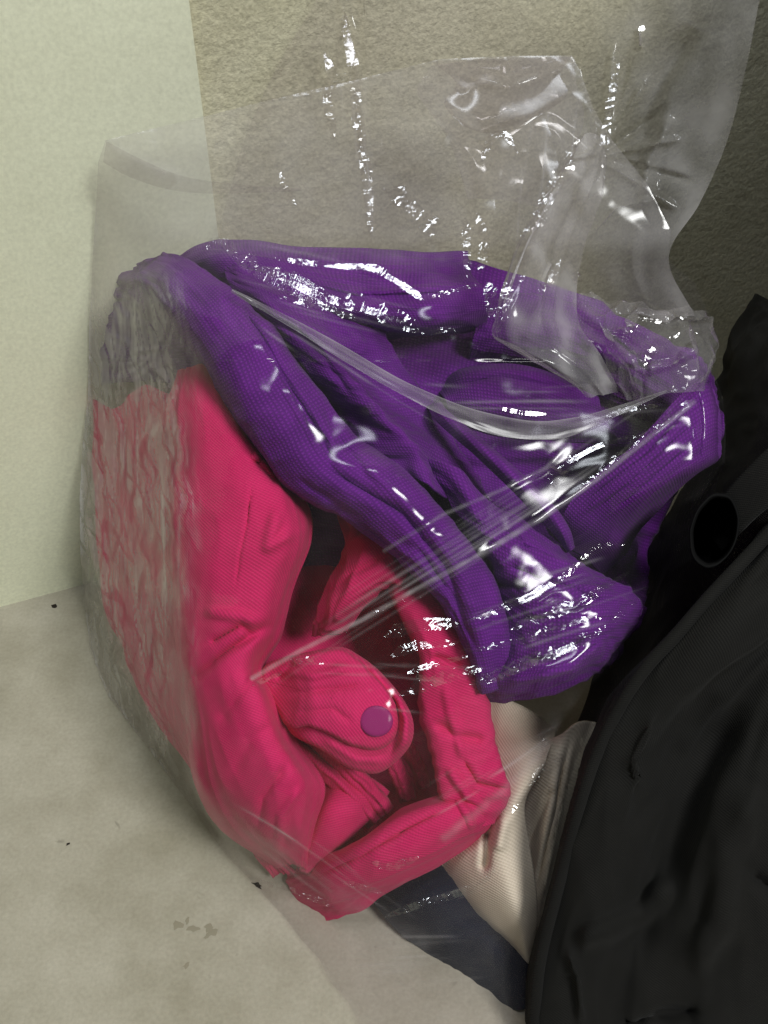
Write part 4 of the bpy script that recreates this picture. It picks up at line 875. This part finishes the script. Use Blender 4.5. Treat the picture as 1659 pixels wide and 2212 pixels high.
film_sheet('turned_edge', [
    [(930, 132, -30), (1040, 126, -30), (1140, 123, -30), (1236, 122, -30)],
    [(985, 180, -28), (1050, 186, -28), (1130, 180, -28), (1210, 160, -28)],
    [(960, 225, -27), (1050, 250, -27), (1140, 236, -27), (1225, 205, -27)],
    [(1000, 275, -26), (1060, 290, -26), (1110, 280, -26), (1150, 262, -26)],
], M_DOUBLE, n=(60, 90), wr=[(40, 40, 1.6, 'n'), (30, 24, .8, 'r')])
# the gathered fold standing out at the right of the mouth
film_sheet('gathered_fold', [
    [(1250, 300, -6), (1258, 287, 6), (1280, 286, 6), (1300, 310, 0), (1312, 340, -10)],
    [(1205, 375, 0), (1216, 372, 14), (1250, 368, 12.6), (1280, 390, 3), (1305, 420, -10)],
    [(1160, 450, 4), (1172, 450, 20), (1210, 452, 18.6), (1245, 470, 6), (1275, 490, -8)],
    [(1118, 530, 6), (1130, 530, 24), (1175, 535, 22.6), (1220, 550, 9), (1255, 560, -6)],
    [(1090, 610, 8), (1102, 612, 27), (1150, 622, 25.4), (1200, 630, 11), (1245, 640, -4)],
    [(1072, 680, 10), (1086, 684, 28), (1138, 696, 26.4), (1195, 700, 13), (1250, 705, -2)],
    [(1066, 725, 8), (1104, 738, 24), (1158, 748, 20), (1220, 755, 14), (1285, 750, 2)],
    [(1130, 762, 4), (1168, 780, 17), (1215, 795, 18), (1270, 790, 14), (1315, 785, 4)],
    [(1200, 802, 0), (1225, 820, 12), (1250, 830, 14), (1295, 825, 12), (1336, 822, 4)],
    [(1238, 832, -4), (1255, 844, 4), (1275, 852, 8), (1310, 852, 7), (1342, 848, 2)],
], M_FILM, n=(220, 120), wr=[(120, 13, 1.3, 'r'), (30, 20, 1.0, 'r'), (60, 30, 2, 'n')], creases=[([(1215, 370), (1140, 520), (1085, 650), (1072, 715)], 9, 4), ([(1250, 300), (1240, 340), (1290, 330)], 6, 4), ([(1200, 560), (1170, 620)], 7, 4)], milk=lambda X, Y: .15 + .26 * np.clip(noise(X / 40, Y / 70, 71) + .2, 0, 1))
# pale doubled strip running down from the left fold to the right
q = np.array([(500, 628, 20, 5), (560, 660, 16, 9), (640, 703, 12, 13), (740, 762, 10, 17), (860, 832, 8, 22), (980, 888, 4, 26), (1080, 920, 2, 28), (1180, 930, 2, 30), (1260, 915, 4, 24), (1340, 885, 6, 13), (1440, 845, 4, 2)], float)
q = crm(q, 160); t = np.gradient(q[:, :2], axis=0); t /= np.linalg.norm(t, axis=1, keepdims=True); nn = np.stack([-t[:, 1], t[:, 0]], 1)
vv = np.linspace(-1, 1, 24)[None]
q[:, 3] *= .72 * (1 + .25 * noise(np.linspace(0, 7, 160), np.zeros(160), 5))
Xs = q[:, 0:1] + nn[:, 0:1] * q[:, 3:4] * vv; Ys = q[:, 1:2] + nn[:, 1:2] * q[:, 3:4] * vv
Hs = np.maximum(fh(Xs, Ys) + 2.0, q[:, 2:3]); 
for _ in range(6): Hs[1:-1] = np.maximum((Hs[:-2] + Hs[2:]) / 2, fh(Xs, Ys)[1:-1] + 1.5)
Hs = Hs + .5 * (1 - vv ** 2)
grid_obj('folded_strip', Xs, Ys, Hs, M_STRIP, bag, wr=[(60, 8, .5, 'n')], thick=0, content=False, attr={'milk': np.clip(.04 + .22 * np.abs(vv) ** 8 + .18 * noise(np.arange(160)[:, None] / 22, vv * 1.6, 8), 0, 1)})
# crumpled corner of film above the flap
film_sheet('crumpled_corner', [
    [(1245, 640, -12), (1300, 640, -8), (1360, 655, -4), (1430, 660, -6), (1500, 675, -14), (1536, 690, -30)],
    [(1250, 690, -6), (1310, 700, 2), (1370, 700, 8), (1440, 700, 8), (1510, 715, -2), (1542, 730, -28)],
    [(1275, 740, -4), (1330, 750, 6), (1385, 745, 14), (1450, 750, 14), (1515, 765, 4), (1540, 780, -24)],
    [(1310, 790, -2), (1350, 800, 8), (1400, 800, 14), (1455, 800, 16), (1510, 810, 8), (1538, 825, -18)],
    [(1340, 850, -2), (1370, 860, 6), (1410, 855, 12), (1450, 850, 14), (1495, 845, 10), (1530, 845, -6)],
], M_FILM, n=(150, 170), wr=[(30, 22, 4.0, 'r'), (18, 12, 1.6, 'r'), (9, 7, .3, 'r')], creases=[([(1250, 650), (1310, 720), (1370, 790), (1375, 850)], 9, 8), ([(1340, 720), (1380, 670), (1450, 680), (1530, 690)], 8, 6), ([(1360, 800), (1450, 790), (1520, 740)], 8, 5)], milk=.12)

# ------------------------------------------------------------------ specks on the floor
random.seed(4)
M_SMUDGE = plain('dried_dirt', (.27, .245, .18, 1), .95, .1)
def crumb(x, y, s, flat, lab, mat, stretch=1.5, ang=0.0, group=None):
    c = P(np.array(float(x)), np.array(float(y)), h_on(np.array(float(x)), np.array(float(y)), np.zeros(3), ZN))
    vs, fs = [], []
    na = 11
    for a in range(na):
        jag = .55 + .8 * random.random()
        for b in range(4):
            th = a / na * 2 * math.pi; ph = b / 3 * math.pi / 2; r = s / 1000 * jag
            u, v = r * math.cos(th) * math.cos(ph) * stretch, r * math.sin(th) * math.cos(ph)
            vs.append(c + np.array([u * math.cos(ang) - v * math.sin(ang), u * math.sin(ang) + v * math.cos(ang), s / 1000 * flat * math.sin(ph) * (.8 + .4 * random.random()) + .0001]))
    for a in range(na):
        for b in range(3): fs.append((a * 4 + b, ((a + 1) % na) * 4 + b, ((a + 1) % na) * 4 + b + 1, a * 4 + b + 1))
    o = mesh_obj('dirt_crumb' if flat > .3 else 'dirt_smudge', vs, fs, mat, smooth=flat < .3)
    tag(o, lab, 'dirt', group)
crumb(117, 1310, 1.5, .6, 'black crumb of dirt on the floor by the foot of the white wall', M_DIRT, 1.6, -.6)
crumb(148, 1823, .8, .6, 'tiny dark grain of grit alone on bare concrete', M_DIRT, 1.5, .5)
crumb(556, 1912, 1.2, .5, 'dark crumb of dirt touching the foot of the plastic bag', M_DIRT, 2.4, -.5)
for x, y, s_, st, an in [(386, 1998, 2.2, 1.2, 1.2), (404, 1988, 1.0, 1.8, 1.4), (420, 2006, 1.3, 2.6, .1), (452, 2004, 1.6, 1.6, .5), (460, 2014, 1.8, 1.4, 1.0), (447, 2022, 1.0, 2.5, 1.0), (402, 2086, 1.1, 1.5, .9)]:
    crumb(x, y, s_, .05, 'grey brown smear in a patch of dried dirt on the concrete floor', M_SMUDGE, st, an, 'smears of dried dirt on the floor')
